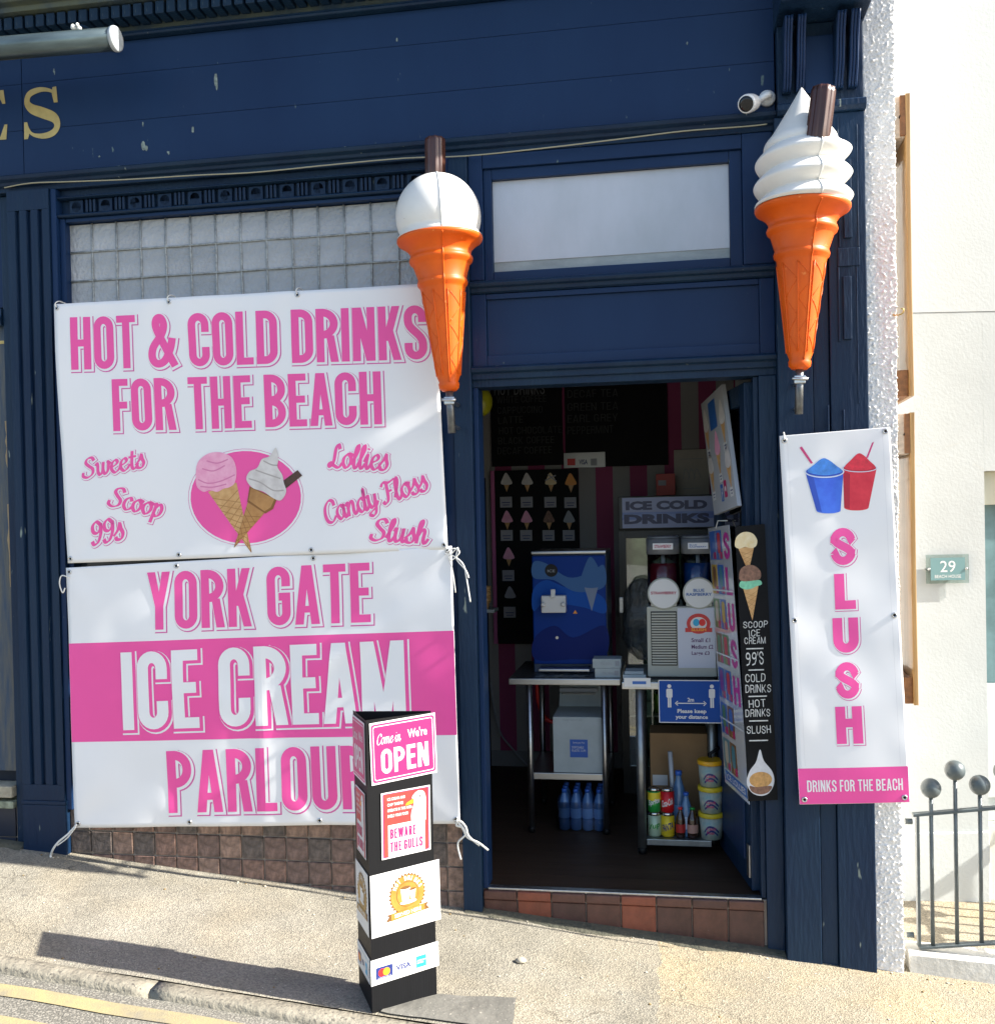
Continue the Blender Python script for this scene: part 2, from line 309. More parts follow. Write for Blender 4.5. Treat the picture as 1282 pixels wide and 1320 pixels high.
class Sheet:
    """a printed sheet: origin, u and v axes, outward normal, optional folds d(u, v)"""
    def __init__(s, O, U, V, disp=None, grid=.02, taper=0):
        s.O = Vector(O); s.U = Vector(U).normalized(); s.V = Vector(V).normalized(); s.N = s.U.cross(s.V).normalized(); s.d = disp; s.g = grid; s.k = taper
    def pt(s, u, v, n=0): return s.O + s.U*u + s.V*(v*(1-s.k*u)) + s.N*(n + (s.d(u, v) if s.d else 0))
    def ink(s, name, items, parent, unit=.0005, label=None, base=1):
        """items: list of (polys, material, layer)"""
        mats = []; bm = bmesh.new(); per = []
        for pl, M, lay in items:
            if M not in mats: mats.append(M)
            for pts, st in pl:
                vs = [bm.verts.new((x, y, lay+st+base)) for x, y in pts]
                try: f = bm.faces.new(vs); f.material_index = mats.index(M)
                except ValueError: pass
        bm.normal_update()
        big = [f for f in bm.faces if len(f.verts) > 4]
        if big: bmesh.ops.triangulate(bm, faces=big)
        if s.d:
            us = [v.co.x for v in bm.verts]; vs_ = [v.co.y for v in bm.verts]
            for ax, lo, hi in ((0, min(us), max(us)), (1, min(vs_), max(vs_))):
                t = math.ceil(lo/s.g)*s.g
                while t < hi:
                    c = [0, 0, 0]; c[ax] = t; n = [0, 0, 0]; n[ax] = 1
                    bmesh.ops.bisect_plane(bm, geom=bm.verts[:]+bm.edges[:]+bm.faces[:], dist=1e-6, plane_co=c, plane_no=n); t += s.g
        off = Vector(parent['_loc'])
        for v in bm.verts: v.co = s.pt(v.co.x, v.co.y, v.co.z*unit) - off
        bm.normal_update()
        fl = [f for f in bm.faces if f.normal.dot(s.N) < 0]
        if fl: bmesh.ops.reverse_faces(bm, faces=fl)
        me = bpy.data.meshes.new(name); bm.to_mesh(me); bm.free()
        for M in mats: me.materials.append(M)
        o = bpy.data.objects.new(name, me); col.objects.link(o); o.parent = parent; o['_loc'] = tuple(off)
        if label: o['label'] = label
        return o
    def panel(s, name, w, h, M, parent, thick=.0015, nu=2, nv=2, u0=0, v0=0, label=None):
        mb = MB(); mb.smooth = bool(s.d)
        if s.d:      # nodes on the same grid lines as the lettering
            gu = [0]+[s.g*i for i in range(1, int(w/s.g)+1) if s.g*i < w-.002]+[w]; gv = [0]+[s.g*j for j in range(1, int(h/s.g)+1) if s.g*j < h-.002]+[h]
        else: gu = [w*i/nu for i in range(nu+1)]; gv = [h*j/nv for j in range(nv+1)]
        nu, nv = len(gu)-1, len(gv)-1
        fr = [s.pt(u0+a, v0+b) for b in gv for a in gu]; bk = [p - s.N*thick for p in fr]
        K = nu+1; fs = [(j*K+i, j*K+i+1, (j+1)*K+i+1, (j+1)*K+i) for j in range(nv) for i in range(nu)]
        mb.add(fr, fs); mb.add(bk, [f[::-1] for f in fs])
        rim = [i for i in range(K)]+[j*K+nu for j in range(1, nv+1)]+[nv*K+i for i in range(nu-1, -1, -1)]+[j*K for j in range(nv-1, 0, -1)]
        n = len(fr); mb.add(fr+bk, [(rim[k], n+rim[k], n+rim[(k+1) % len(rim)], rim[(k+1) % len(rim)]) for k in range(len(rim))], False)
        o = mb.build(name, M, parent)
        if label: o['label'] = label
        return o
# palette
navy = mat('navy_gloss_paint', (.0058, .0225, .074), .42, spec=.22, col2=(.0090, .031, .090), vscale=1.6, bump=.12, bscale=22, speck=((.12,.17,.17), 34, .735), stretch=(1,1,.35))
navy_d = mat('navy_old_paint', (.0045, .0172, .049), .44, spec=.24, col2=(.0090, .029, .062), vscale=2.6, bump=.35, bscale=40, speck=((.2,.24,.22), 22, .715), stretch=(1.6,1.6,.3))
black = mat('black', (.004, .004, .005), .5, spec=.3)
chalkblack = mat('blackboard', (.0055, .006, .0075), .6, spec=.15, var=.25, vscale=6)
white = mat('white_print', (.80, .80, .80), .4)
pink = mat('pink_print', (.72, .065, .33), .4, var=.03, vscale=3)
# ================================================================== SETTING: ground
def grid_sheet(name, x0, x1, y0, y1, nx, ny, zf, M):
    mb = MB(); mb.smooth = True
    mb.add([(x0+(x1-x0)*i/nx, y0+(y1-y0)*j/ny, zf(x0+(x1-x0)*i/nx, y0+(y1-y0)*j/ny)) for j in range(ny+1) for i in range(nx+1)],
           [(j*(nx+1)+i, j*(nx+1)+i+1, (j+1)*(nx+1)+i+1, (j+1)*(nx+1)+i) for j in range(ny) for i in range(nx)])
    return mb.build(name, M)
def pavement_material():
    M = bpy.data.materials.new('pavement_concrete'); M.use_nodes = True; n = M.node_tree.nodes; l = M.node_tree.links; b = n['Principled BSDF']
    b.inputs['Roughness'].default_value = .85; b.inputs['Specular IOR Level'].default_value = .25
    tc = n.new('ShaderNodeTexCoord')
    def nz(sc, det=5, rough=.6):
        k = n.new('ShaderNodeTexNoise'); k.inputs['Scale'].default_value = sc; k.inputs['Detail'].default_value = det; k.inputs['Roughness'].default_value = rough
        l.new(tc.outputs['Object'], k.inputs['Vector']); return k.outputs['Fac']
    def ramp(f, p0, c0, p1, c1):
        r = n.new('ShaderNodeValToRGB'); r.color_ramp.elements[0].position = p0; r.color_ramp.elements[1].position = p1
        r.color_ramp.elements[0].color = (*c0, 1); r.color_ramp.elements[1].color = (*c1, 1); l.new(f, r.inputs[0]); return r.outputs[0]
    def mix(f, a, c, mode='MIX'):
        m_ = n.new('ShaderNodeMixRGB'); m_.blend_type = mode
        for i, v in ((0, f), (1, a), (2, c)):
            if isinstance(v, (int, float)): m_.inputs[i].default_value = v
            elif isinstance(v, tuple): m_.inputs[i].default_value = (*v, 1)
            else: l.new(v, m_.inputs[i])
        return m_.outputs[0]
    base = ramp(nz(2.2, 6), .35, (.20, .186, .152), .68, (.305, .285, .238))
    sandy = ramp(nz(1.3, 3), .48, (0,0,0), .60, (1,1,1))
    sx = n.new('ShaderNodeSeparateXYZ'); l.new(tc.outputs['Object'], sx.inputs[0]); wob = n.new('ShaderNodeMath'); wob.operation = 'MULTIPLY_ADD'; l.new(nz(9, 3), wob.inputs[0]); wob.inputs[1].default_value = .12; l.new(sx.outputs[0], wob.inputs[2])
    east = ramp(wob.outputs[0], -.41, (.25,.25,.25), -.38, (1,1,1)); sandy = mix(1, sandy, east, 'MULTIPLY')
    # the newer, sandier pour starts at a joint beside the step
    e2 = ramp(wob.outputs[0], -.41, (0,0,0), -.38, (.55,.55,.55)); base = mix(e2, base, (.31, .265, .19))
    base = mix(sandy, base, (.33, .275, .185))
    v = n.new('ShaderNodeTexVoronoi'); v.inputs['Scale'].default_value = 170; l.new(tc.outputs['Object'], v.inputs['Vector'])
    sep = n.new('ShaderNodeSeparateColor'); l.new(v.outputs['Color'], sep.inputs[0])
    agg = ramp(sep.outputs[0], .0, (.62,.62,.62), 1, (1.3,1.28,1.24)); base = mix(.8, base, agg, 'MULTIPLY')
    dark = ramp(nz(140, 2), .66, (0,0,0), .72, (1,1,1)); base = mix(dark, base, (.10, .085, .06))
    wh = ramp(nz(75, 2), .70, (0,0,0), .75, (1,1,1)); base = mix(wh, base, (.6, .57, .48))
    st = ramp(nz(3.5, 6, .7), .58, (0,0,0), .75, (.5,.5,.5)); base = mix(st, base, (.13, .115, .09))
    wv = n.new('ShaderNodeVectorMath'); wv.operation = 'ADD'; wn_ = n.new('ShaderNodeTexNoise'); wn_.inputs['Scale'].default_value = 5; wn_.inputs['Detail'].default_value = 6; l.new(tc.outputs['Object'], wn_.inputs['Vector'])
    ws = n.new('ShaderNodeVectorMath'); ws.operation = 'SCALE'; ws.inputs['Scale'].default_value = .35; l.new(wn_.outputs['Color'], ws.inputs[0]); l.new(tc.outputs['Object'], wv.inputs[0]); l.new(ws.outputs[0], wv.inputs[1])
    vc = n.new('ShaderNodeTexVoronoi'); vc.feature = 'DISTANCE_TO_EDGE'; vc.inputs['Scale'].default_value = .9; l.new(wv.outputs[0], vc.inputs['Vector'])
    crk = ramp(vc.outputs['Distance'], .0, (.7,.7,.7), .0045, (0,0,0)); crk = mix(1, crk, ramp(nz(.9, 2), .50, (0,0,0), .60, (1,1,1)), 'MULTIPLY'); base = mix(crk, base, (.07, .06, .045))
    vg = n.new('ShaderNodeTexVoronoi'); vg.inputs['Scale'].default_value = 5.5; l.new(tc.outputs['Object'], vg.inputs['Vector'])
    gum = ramp(vg.outputs['Distance'], .055, (.6,.6,.6), .075, (0,0,0)); base = mix(gum, base, (.10, .095, .085))
    l.new(base, b.inputs['Base Color'])
    bp = n.new('ShaderNodeBump'); bp.inputs['Strength'].default_value = .8; bp.inputs['Distance'].default_value = .0035
    ad = n.new('ShaderNodeMath'); ad.operation = 'ADD'; l.new(v.outputs['Distance'], ad.inputs[0]); l.new(nz(28, 6), ad.inputs[1])
    l.new(ad.outputs[0], bp.inputs['Height']); l.new(bp.outputs[0], b.inputs['Normal'])
    return M
pav_m = pavement_material()
def pz(X, Y):
    a = noise.noise(Vector((X*1.1, Y*1.5, 3)))*.012 + noise.noise(Vector((X*5, Y*5, 9)))*.003
    return gz(X, Y) + a*(1 if Y < -.03 else .4)
KERB_Y = -.955
pav = grid_sheet('pavement', -9, 9, KERB_Y, .12, 520, 40, pz, pav_m); tag(pav, kind='structure')
far_pav = None
asph = mat('road_asphalt', (.145, .138, .118), .9, var=.3, vscale=1.5, bump=1.0, bscale=140, speck=((.25,.235,.2), 120, .52), bdist=.006)
def rz(X, Y): return gz(X, KERB_Y) - .062 - .012*(KERB_Y-Y if Y > -4 else 0) + noise.noise(Vector((X*2, Y*2, 1)))*.004
road = grid_sheet('road', -60, 60, -30, KERB_Y-.07, 240, 60, lambda X, Y: gz(X, KERB_Y)-.03-.02*min(KERB_Y-Y, 3), asph); tag(road, kind='structure')
ye = mat('worn_yellow_paint', (.38, .31, .14), .75, col2=(.22, .195, .14), vscale=7, bump=.5, bscale=150, bdist=.004)
for k, (ya, yb) in enumerate(((-1.09, -1.165), (-1.28, -1.355))):
    mb = MB(); N_ = 120
    mb.add([(-9+18*i/N_, y+.004*math.sin(i*1.7), gz(-9+18*i/N_, KERB_Y)-.03-.02*(KERB_Y-y)+.004) for y in (ya, yb) for i in range(N_+1)], [(i, i+1, N_+2+i, N_+1+i) for i in range(N_)])
    o = mb.build('yellow_line', ye, road)
gran = mat('kerb_granite', (.235, .215, .17), .85, var=.25, vscale=14, bump=.9, bscale=60, speck=((.12,.11,.09), 70, .6), bdist=.008)
kerb = thing('kerb', None, None, (0, KERB_Y, gz(0, KERB_Y))); kerb['kind'] = 'structure'
x = -8.0; k = 0
while x < 8:
    L = random.uniform(1.1, 1.5); mb = MB(); z0 = gz(x, KERB_Y); z1 = gz(x+L, KERB_Y); dy = random.uniform(-.006, .006)
    nn = 14
    sec = [(KERB_Y+.004, -.15), (KERB_Y+.004, -.001), (KERB_Y-.055, -.004), (KERB_Y-.068, -.014), (KERB_Y-.075, -.15)]
    vs = []
    for i in range(nn+1):
        xx = x+.0015+(L-.003)*i/nn
        for yy, zz in sec:
            j = noise.noise(Vector((xx*9, yy*30, zz*30+k)))*.008 if zz > -.1 and yy < KERB_Y-.01 else 0
            vs.append((xx, yy+dy+j, gz(xx, KERB_Y)+zz+j*.5))
    mb.add(vs, [(i*5+a, i*5+a+1, (i+1)*5+a+1, (i+1)*5+a) for i in range(nn) for a in range(4)], True)
    mb.add(vs, [(0,1,2,3,4), tuple(nn*5+a for a in range(5))], False)
    mb.build('kerb_stone', gran, kerb); x += L; k += 1
# grey slab let into the pavement under the sign, and a concrete patch beside it
slab_m = mat('grey_slab', (.13, .125, .11), .8, var=.2, vscale=7, bump=.5, bscale=40, speck=((.3,.28,.24), 90, .66))
mb = MB(); a = [G(470, 1292), G(640, 1266), G(640, 1318), G(600, 1352), G(440, 1340)]
sl_pts = [(-1.02, -.80), (-.58, -.70), (-.56, -.93), (-1.03, -.945)]
N_ = 12
def slabgrid(pts, up):
    mb = MB(); mb.smooth = True
    V = []
    for j in range(N_+1):
        for i in range(N_+1):
            u, v = i/N_, j/N_
            X = (pts[0][0]*(1-u)+pts[1][0]*u)*(1-v)+(pts[3][0]*(1-u)+pts[2][0]*u)*v
            Y = (pts[0][1]*(1-u)+pts[1][1]*u)*(1-v)+(pts[3][1]*(1-u)+pts[2][1]*u)*v
            e = .012*noise.noise(Vector((X*14, Y*14, 2)))*(i in (0, N_) or j in (0, N_))
            V.append((X+e, Y+e, gz(X, Y)+up+noise.noise(Vector((X*1.1, Y*1.5, 3)))*.012 + noise.noise(Vector((X*5, Y*5, 9)))*.003))
    mb.add(V, [(j*(N_+1)+i, j*(N_+1)+i+1, (j+1)*(N_+1)+i+1, (j+1)*(N_+1)+i) for j in range(N_) for i in range(N_)]); return mb
slabgrid(sl_pts, .007).build('slab', slab_m, pav)
patch_m = mat('concrete_patch', (.37, .34, .28), .88, var=.2, vscale=10, bump=.7, bscale=90, speck=((.2,.18,.14), 110, .6))

# loose stones and leaf litter lying on the pavement
peb = mat('pebble', (.42, .38, .30), .8, var=.3, vscale=30)
leafm = mat('dry_leaf', (.22, .15, .06), .8, var=.4, vscale=30)
mb = MB(); random.seed(3)
for i in range(150):
    X = random.uniform(-3, 1.6); Y = random.choice((random.uniform(-.93, -.05), random.uniform(-.09, -.04))); r = random.uniform(.002, .007)
    c = Vector((X, Y, pz(X, Y)+r*.3)); mb.mi = random.random() < .3
    mb.lathe([(r*.6, -r*.4), (r, 0), (r*.5, r*.45)], c, 6, sm=True)
o = mb.build('loose_grit', [peb, leafm]); tag(o, 'scattered small stones and dry leaf bits lying on the pale pavement', 'grit', kind='stuff')
st = MB().lathe([(.004,-.008),(.017,-.006),(.02,.002),(.012,.01),(.003,.012)], G(671, 1240)+Vector((0,0,.006)), 9, Matrix.Diagonal((1.2,.9,1)))
tag(st.build('stone', peb, loc=G(671, 1240)), 'single pale pebble lying on the pavement in front of the step', 'stone')
# ================================================================== SHOP BUILDING
shop = thing('shop_building', 'navy blue painted shop front with leaded window and wide open doorway', 'building', (-1.0, .1, -.1))
plast = mat('dark_wall', (.03, .035, .05), .8)
upper_w = mat('upper_render', (.55, .53, .48), .9, var=.1, vscale=3)
mb = MB(); mb.box(-7, -.86, .13, .30, -.9, 4.3); mb.box(-.86, .42, .13, .30, 2.27, 4.3); mb.box(.42, .815, .13, .30, -.9, 4.3)
mb.build('wall', plast, shop)
mb = MB(); mb.box(-7, .815, .02, .3, 4.3, 7); mb.build('upper_wall', upper_w, shop)
# fascia planks
fz = [3.295, 3.505, 3.722, 3.872]; fx = .474
for a, b in zip(fz[:-1], fz[1:]):
    for xa, xb in ((-7, -2.955), (-2.9535, fx)):
        bx(xa, xb-.002, 0, .11, a+.0006, b-.0006).build('fascia_plank', navy, shop, bevel=.0015)
# drips, scuffs and droppings on the fascia
scuff = mat('paint_scuff', (.20, .24, .22), .7, var=.4, vscale=60)
sc_list = []
for px, py, w_, h_ in ((279, 104, .012, .085), (249, 168, .008, .03), (187, 188, .02, .05), (70, 92, .008, .03), (217, 197, .008, .02), (128, 202, .01, .008), (512, 52, .006, .015), (885, 56, .006, .014), (185, 160, .006, .02)):
    c = P(px, py); 
    for k in range(3): sc_list.append((c.x+random.uniform(-.4,.4)*w_, c.z+random.uniform(-.3,.3)*h_, w_*random.uniform(.3,.6), h_*random.uniform(.2,.5)))
fs = Sheet((0, -.0008, 0), (1, 0, 0), (0, 0, 1))
fs.ink('scuff_marks', [([([(x_+a_*w_*random.uniform(.7,1.2), z_+b_*h_) for a_, b_ in [(math.cos(t), math.sin(t)) for t in [i*.7 for i in range(9)]]], .2*(i % 5)) for i, (x_, z_, w_, h_) in enumerate(sc_list)], scuff, 0)], shop)['kind'] = 'stuff'
def mould(name, prof, x0, x1, M, parent=shop):
    return MB().prism(prof, lambda p, q, a: (a, p, q), x0, x1).build(name, M, parent, bevel=.002, seg=1)
mould('fascia_moulding', [(.10,3.215),(-.012,3.215),(-.012,3.235),(-.03,3.24),(-.034,3.252),(-.055,3.262),(-.06,3.278),(-.03,3.285),(-.026,3.293),(.10,3.293)], -7, .470, navy_d)
mould('fascia_top_moulding', [(.10,3.875),(-.035,3.875),(-.042,3.884),(-.03,3.892),(-.03,3.90),(-.018,3.905),(.10,3.905)], -7, .472, navy_d)
corn_m = mat('cornice_weathered', (.018, .045, .085), .55, col2=(.09, .11, .075), vscale=5, bump=.5, bscale=40)
cor = mould('cornice', [(.10,3.907),(-.012,3.907),(-.012,3.985),(-.13,3.99),(-.135,4.01),(-.17,4.015),(-.19,4.04),(-.24,4.05),(-.26,4.075),(-.30,4.085),(-.31,4.12),(.10,4.16)], -7, .474, corn_m)
dm = mesh_of(bx(0, .040, -.105, -.014, 0, .055), navy_d, .002)
for i in range(100): piece('dentil', dm, (-5+.0535*i, 0, 3.926), cor)
# gold serif letters of the shop's name on the fascia (the end of the word)
gold = mat('gold_leaf', (.50, .37, .13), .35, metal=.35, var=.12, vscale=20)
def sheet_at(Y): return Sheet((0, Y, 0), (1, 0, 0), (0, 0, 1))
sa = P(31, 180); sb = P(78, 111); sw = sb.x-sa.x; sh = sb.z-sa.z
def serifS(x, z, w_, h_):
    path = cat([(.90,.72),(.80,.90),(.50,.965),(.20,.90),(.12,.74),(.24,.60),(.52,.50),(.82,.38),(.90,.22),(.78,.08),(.50,.035),(.22,.10),(.08,.30)], 6)
    n_ = len(path); wds = [.05+.17*math.exp(-((i/n_-.5)/.2)**2)+.05*math.exp(-((i/n_-.22)/.1)**2)+.05*math.exp(-((i/n_-.78)/.1)**2) for i in range(n_)]
    out = []
    for i in range(n_-1):
        a, b = path[i], path[i+1]; tx, ty = b[0]-a[0], b[1]-a[1]; d = math.hypot(tx, ty); nx, ny = -ty/d, tx/d
        t2 = (path[min(i+2, n_-1)][0]-a[0], path[min(i+2, n_-1)][1]-a[1]); d2 = math.hypot(*t2) or 1; n2 = (-t2[1]/d2, t2[0]/d2)
        if i == 0: pn = (nx, ny)
        out.append(([(a[0]+pn[0]*wds[i]/2, a[1]+pn[1]*wds[i]/2), (a[0]-pn[0]*wds[i]/2, a[1]-pn[1]*wds[i]/2), (b[0]-n2[0]*wds[i+1]/2, b[1]-n2[1]*wds[i+1]/2), (b[0]+n2[0]*wds[i+1]/2, b[1]+n2[1]*wds[i+1]/2)], 0)); pn = n2
    out += [([(.80,.99),(.90,1.0),(.93,.68),(.83,.68),(.78,.86)], .2), ([(.03,.34),(.11,.34),(.18,.14),(.12,0),(.02,0)], .2)]
    return [([(x+a*w_, z+b*h_) for a, b in p], s_) for p, s_ in out]
sheet_at(-.002).ink('letter', [(serifS(sa.x, sa.z, sw, sh), gold, 0)], shop, label='gold serif letter S painted on the fascia')
ea = P(-36, 184); eh = sh
E_ = lambda pts: [([(ea.x+a*sw, ea.z+b*eh) for a, b in p], i*.1) for i, p in enumerate(pts)]
sheet_at(-.002).ink('letter', [(E_([[(.0,0),(.36,0),(.36,.04),(.28,.06),(.28,.94),(.36,.96),(.36,1),(0,1),(0,.96),(.08,.94),(.08,.06),(0,.04)], [(.28,0),(.94,0),(.98,.3),(.90,.3),(.78,.06),(.28,.06)], [(.28,.94),(.74,.94),(.86,.72),(.94,.72),(.90,1),(.28,1)], [(.28,.47),(.6,.47),(.6,.53),(.28,.53)]]), gold, 0)], shop, label='gold serif letter E painted on the fascia')
# left pilaster
pil = MB()
fl = []
px0, px1 = -3.03, -2.815; W_ = px1-px0
prof = [(px0, .1), (px0, -.03)]
for t in (.24, .51, .78):
    c = px0+W_*t; prof += [(c-.012, -.03), (c-.006, -.012), (c+.006, -.012), (c+.012, -.03)]
prof += [(px1, -.03), (px1, .1)]
pil.prism(prof, lambda p, q, a: (p, q, a), .42, 3.12)
pilo = pil.build('pilaster', navy_d, shop)
bx(px0, px1, -.03, .1, 3.121, 3.214).build('pilaster_cap', navy_d, pilo)
bx(px0, px1, -.03, .1, .345, .419).build('pilaster_foot', navy_d, pilo)
bx(px0-.006, px1+.008, -.036, .1, .325, .344).build('pilaster_band', navy_d, pilo, bevel=.004)
bx(px0-.003, px1+.006, -.034, .1, -.1, .324).build('pilaster_plinth', navy_d, pilo, bevel=.004)
# neighbouring shop door at the left edge
bx(-3.10, -3.033, .02, .1, -.1, 3.21).build('door_post', navy_d, shop, bevel=.004)
nb = mat('worn_wood_blue', (.02, .05, .10), .5, col2=(.10, .10, .09), vscale=14, stretch=(3,3,.3), bump=.4, bscale=60)
bx(-3.5, -3.103, .055, .1, .46, 2.62).build('side_door_panel', nb, shop)
mould('side_door_rail', [(.1,2.60),(.01,2.60),(.0,2.63),(.012,2.65),(.012,2.68),(.1,2.69)], -3.5, -3.104, navy_d)
bx(-3.5, -3.104, .04, .1, 2.69, 3.21).build('side_door_head', navy, shop)
bx(-3.5, -3.10, .052, .056, 2.52, 2.535).build('brass_strip', gold, shop)
bare = mat('bare_timber', (.42, .31, .17), .7, col2=(.25, .18, .10), vscale=20, stretch=(4,4,.4), bump=.3, bscale=90)
for za, zb in ((1.92, 2.15), (1.35, 1.75)):
    pts = [(-3.114+random.uniform(-.005,.005), za+(zb-za)*i/7) for i in range(8)]
    sheet_at(.054).ink('bare_wood_patch', [([([(a-.008-.008*abs(math.sin(i*2)), b) for i, (a, b) in enumerate(pts)]+[(a+.006, b) for a, b in pts[::-1]], 0)], bare, 0)], shop)
stone_m = mat('sill_stone', (.40, .36, .27), .8, var=.25, vscale=20, bump=.5, bscale=60)
bx(-3.5, -3.104, -.01, .1, .345, .40).build('sill', stone_m, shop, bevel=.006)
bx(-3.5, -3.104, .0, .1, .29, .325).build('sill', mat('sill_green', (.26,.28,.20), .8, var=.4, vscale=25, bump=.5), shop, bevel=.006)
grout = mat('grout_pale', (.30, .25, .21), .9, bump=.3, bscale=120)
bx(-3.5, -3.104, .03, .1, -.1, .289).build('tile_backing', grout, shop)
tdk = mesh_of(bx(-.07, .07, .016, .03, -.07, .07), mat('dark_glazed_tile', (.015,.022,.04), .3), .002)
for i in range(2):
    for j in range(2): piece('wall_tile', tdk, (-3.177-.146*i, 0, .075+.146*j), shop)
# leaded window
wl, wr, wt, wbt = -2.755, -1.035, 3.06, .31
lw = MB(); lw.box(-2.813, -2.757, .0, .12, .27, 3.16).build('window_stile', navy, shop, bevel=.004) if False else None
win = MB().box(-2.813, -2.785, -.02, .12, .30, 3.214).build('leaded_window', navy, shop, bevel=.004)
bx(-2.784, -2.757, .005, .12, .30, 3.079).build('window_stile', navy, win, bevel=.004)
bx(wr+.002, -.992, .005, .12, .30, 3.079).build('window_stile', navy, win, bevel=.004)
bx(wl-.001, wr+.001, .01, .12, 3.062, 3.079).build('window_rail', navy, win, bevel=.003)
bx(wl-.001, wr+.001, .01, .12, .30, .36).build('window_sill_rail', navy, win, bevel=.003)
bx(wl-.001, wr+.001, .02, .12, 2.49, 2.524).build('window_transom', navy, win, bevel=.003)
bx(-2.784, -.992, .02, .12, 3.178, 3.214).build('window_head', navy_d, win)
mould('frieze_rail', [(.1,3.081),(-.008,3.081),(-.014,3.09),(-.004,3.098),(.1,3.098)], -2.784, -.992, navy_d, win)
mould('frieze_rail', [(.1,3.166),(-.004,3.166),(-.014,3.17),(-.010,3.177),(.1,3.177)], -2.784, -.992, navy_d, win)
bx(-2.784, -.992, .030, .1, 3.099, 3.165).build('frieze_board', navy_d, win)
ros = MB(); ros.box(-.033, .033, .012, .030, .003, .062); ros.lathe([(.004,-.012),(.010,-.010),(.016,-.002),(.020,-.008),(.024,0)], (0,.012,.033), 10, Matrix.Rotation(R(-90),3,'X') @ Matrix.Rotation(R(180),3,'X'))
ros_me = mesh_of(ros, navy_d); tri_me = mesh_of(bx(-.0055, .0055, .006, .030, .003, .062), navy_d, .0015)
i = 0; x = -2.70
while x < -1.02:
    piece('rosette', ros_me, (x, 0, 3.099), win)
    for k in (-1, 0, 1):
        if x+.074+.019*k < -1.0: piece('triglyph_bar', tri_me, (x+.074+.019*k, 0, 3.099), win)
    x += .148
obs = mat('obscured_glass', (.24, .26, .27), .17, col2=(.44, .45, .47), vscale=2.2, bump=.9, bscale=55, spec=.6, bdist=.008)
obs_b = mat('obscured_glass_pale', (.27, .29, .30), .19, col2=(.47, .48, .50), vscale=3, bump=1.0, bscale=45, spec=.6, bdist=.01); obs_c = mat('obscured_glass_dim', (.215, .235, .245), .15, col2=(.41, .42, .44), vscale=3, bump=.9, bscale=60, spec=.6, bdist=.01)
lead = mat('lead_came', (.30, .32, .32), .55, metal=.3, var=.3, vscale=60)
cw, rh = .1235, .1340; pane_mes = [mesh_of(bx(-cw/2+.003, cw/2-.003, -.003, .003, -rh/2+.003, rh/2-.003), M) for M in (obs, obs, obs_b, obs_c)]
ncol = int((wr-wl)/cw)+1
for i in range(ncol):
    for j in range(4):
        x = wl+cw*(i+.5)-.012; z = wt-rh*(j+.5)
        if x+cw/2 > wr: continue
        piece('pane', random.choice(pane_mes), (x, .05, z), win, rot=(R(random.gauss(0, .8)), R(random.gauss(0, .3)), R(random.gauss(0, .8))))
for i in range(ncol+1):
    x = min(wl+cw*i-.012, wr-.004)
    if x > wl: MB().tube([(x+random.uniform(-.002,.002), .045, wt-rh*4+rh*4*k/4) for k in range(5)], .0052, 6).build('lead_came', lead, win)
for j in range(1, 4): MB().tube([(wl+(wr-wl)*k/12, .043, wt-rh*j+random.uniform(-.0015,.0015)) for k in range(13)], .0048, 6).build('lead_came', lead, win)
bx(wl, wr, .062, .068, .361, 2.489).build('window_glass', mat('plain_glass', (.05,.06,.07), .05), win)
bx(wl, wr, .085, .09, 2.525, 3.061).build('window_blind', mat('blind_cloth', (.62,.62,.60), .9), win)
# tiled stall riser
stall = bx(-2.81, -.91, .010, .12, -.45, .299).build('tile_riser', grout, shop)
tmats = [mat('terracotta_a', (.21,.125,.095), .6, var=.5, vscale=35, bump=.6, bscale=50), mat('terracotta_b', (.165,.105,.085), .6, var=.5, vscale=30, bump=.6, bscale=50),
         mat('terracotta_c', (.25,.16,.12), .6, var=.5, vscale=30, bump=.6, bscale=50), mat('terracotta_d', (.115,.09,.078), .6, var=.55, vscale=35, bump=.6, bscale=50)]
tme = [mesh_of(bx(-.0502, .0502, 0, .014, -.0502, .0502), M, .003) for M in tmats]
for i in range(18):
    for j in range(6):
        x = -2.757+.1072*i; z = .145-.1072*j+.107
        if x+.052 > -.91: continue
        if z+.055 < gz(x, 0)-.02: continue
        piece('tile', random.choice(tme), (x, random.uniform(-.0015,.0015), z), stall, rot=(R(random.gauss(0,.5)), 0, R(random.gauss(0,.5))))
xe = -2.757+.1072*16+.0502+.0068
for j in range(6):
    z = .145-.1072*j+.107
    bx(xe+.001, -.9125, -.001, .009, z-.0502, z+.0502).build('tile', random.choice(tmats), stall, bevel=.003)
# post between window and door
post = bx(-.991, -.912, -.012, .12, .302, 3.214).build('door_post', navy, shop, bevel=.004)
bx(-.911, -.828, -.03, .12, -.3, 3.214).build('door_post', navy_d, shop, bevel=.005)
bx(-.827, -.806, .005, .12, .0, 2.205).build('door_jamb', navy, shop, bevel=.003)
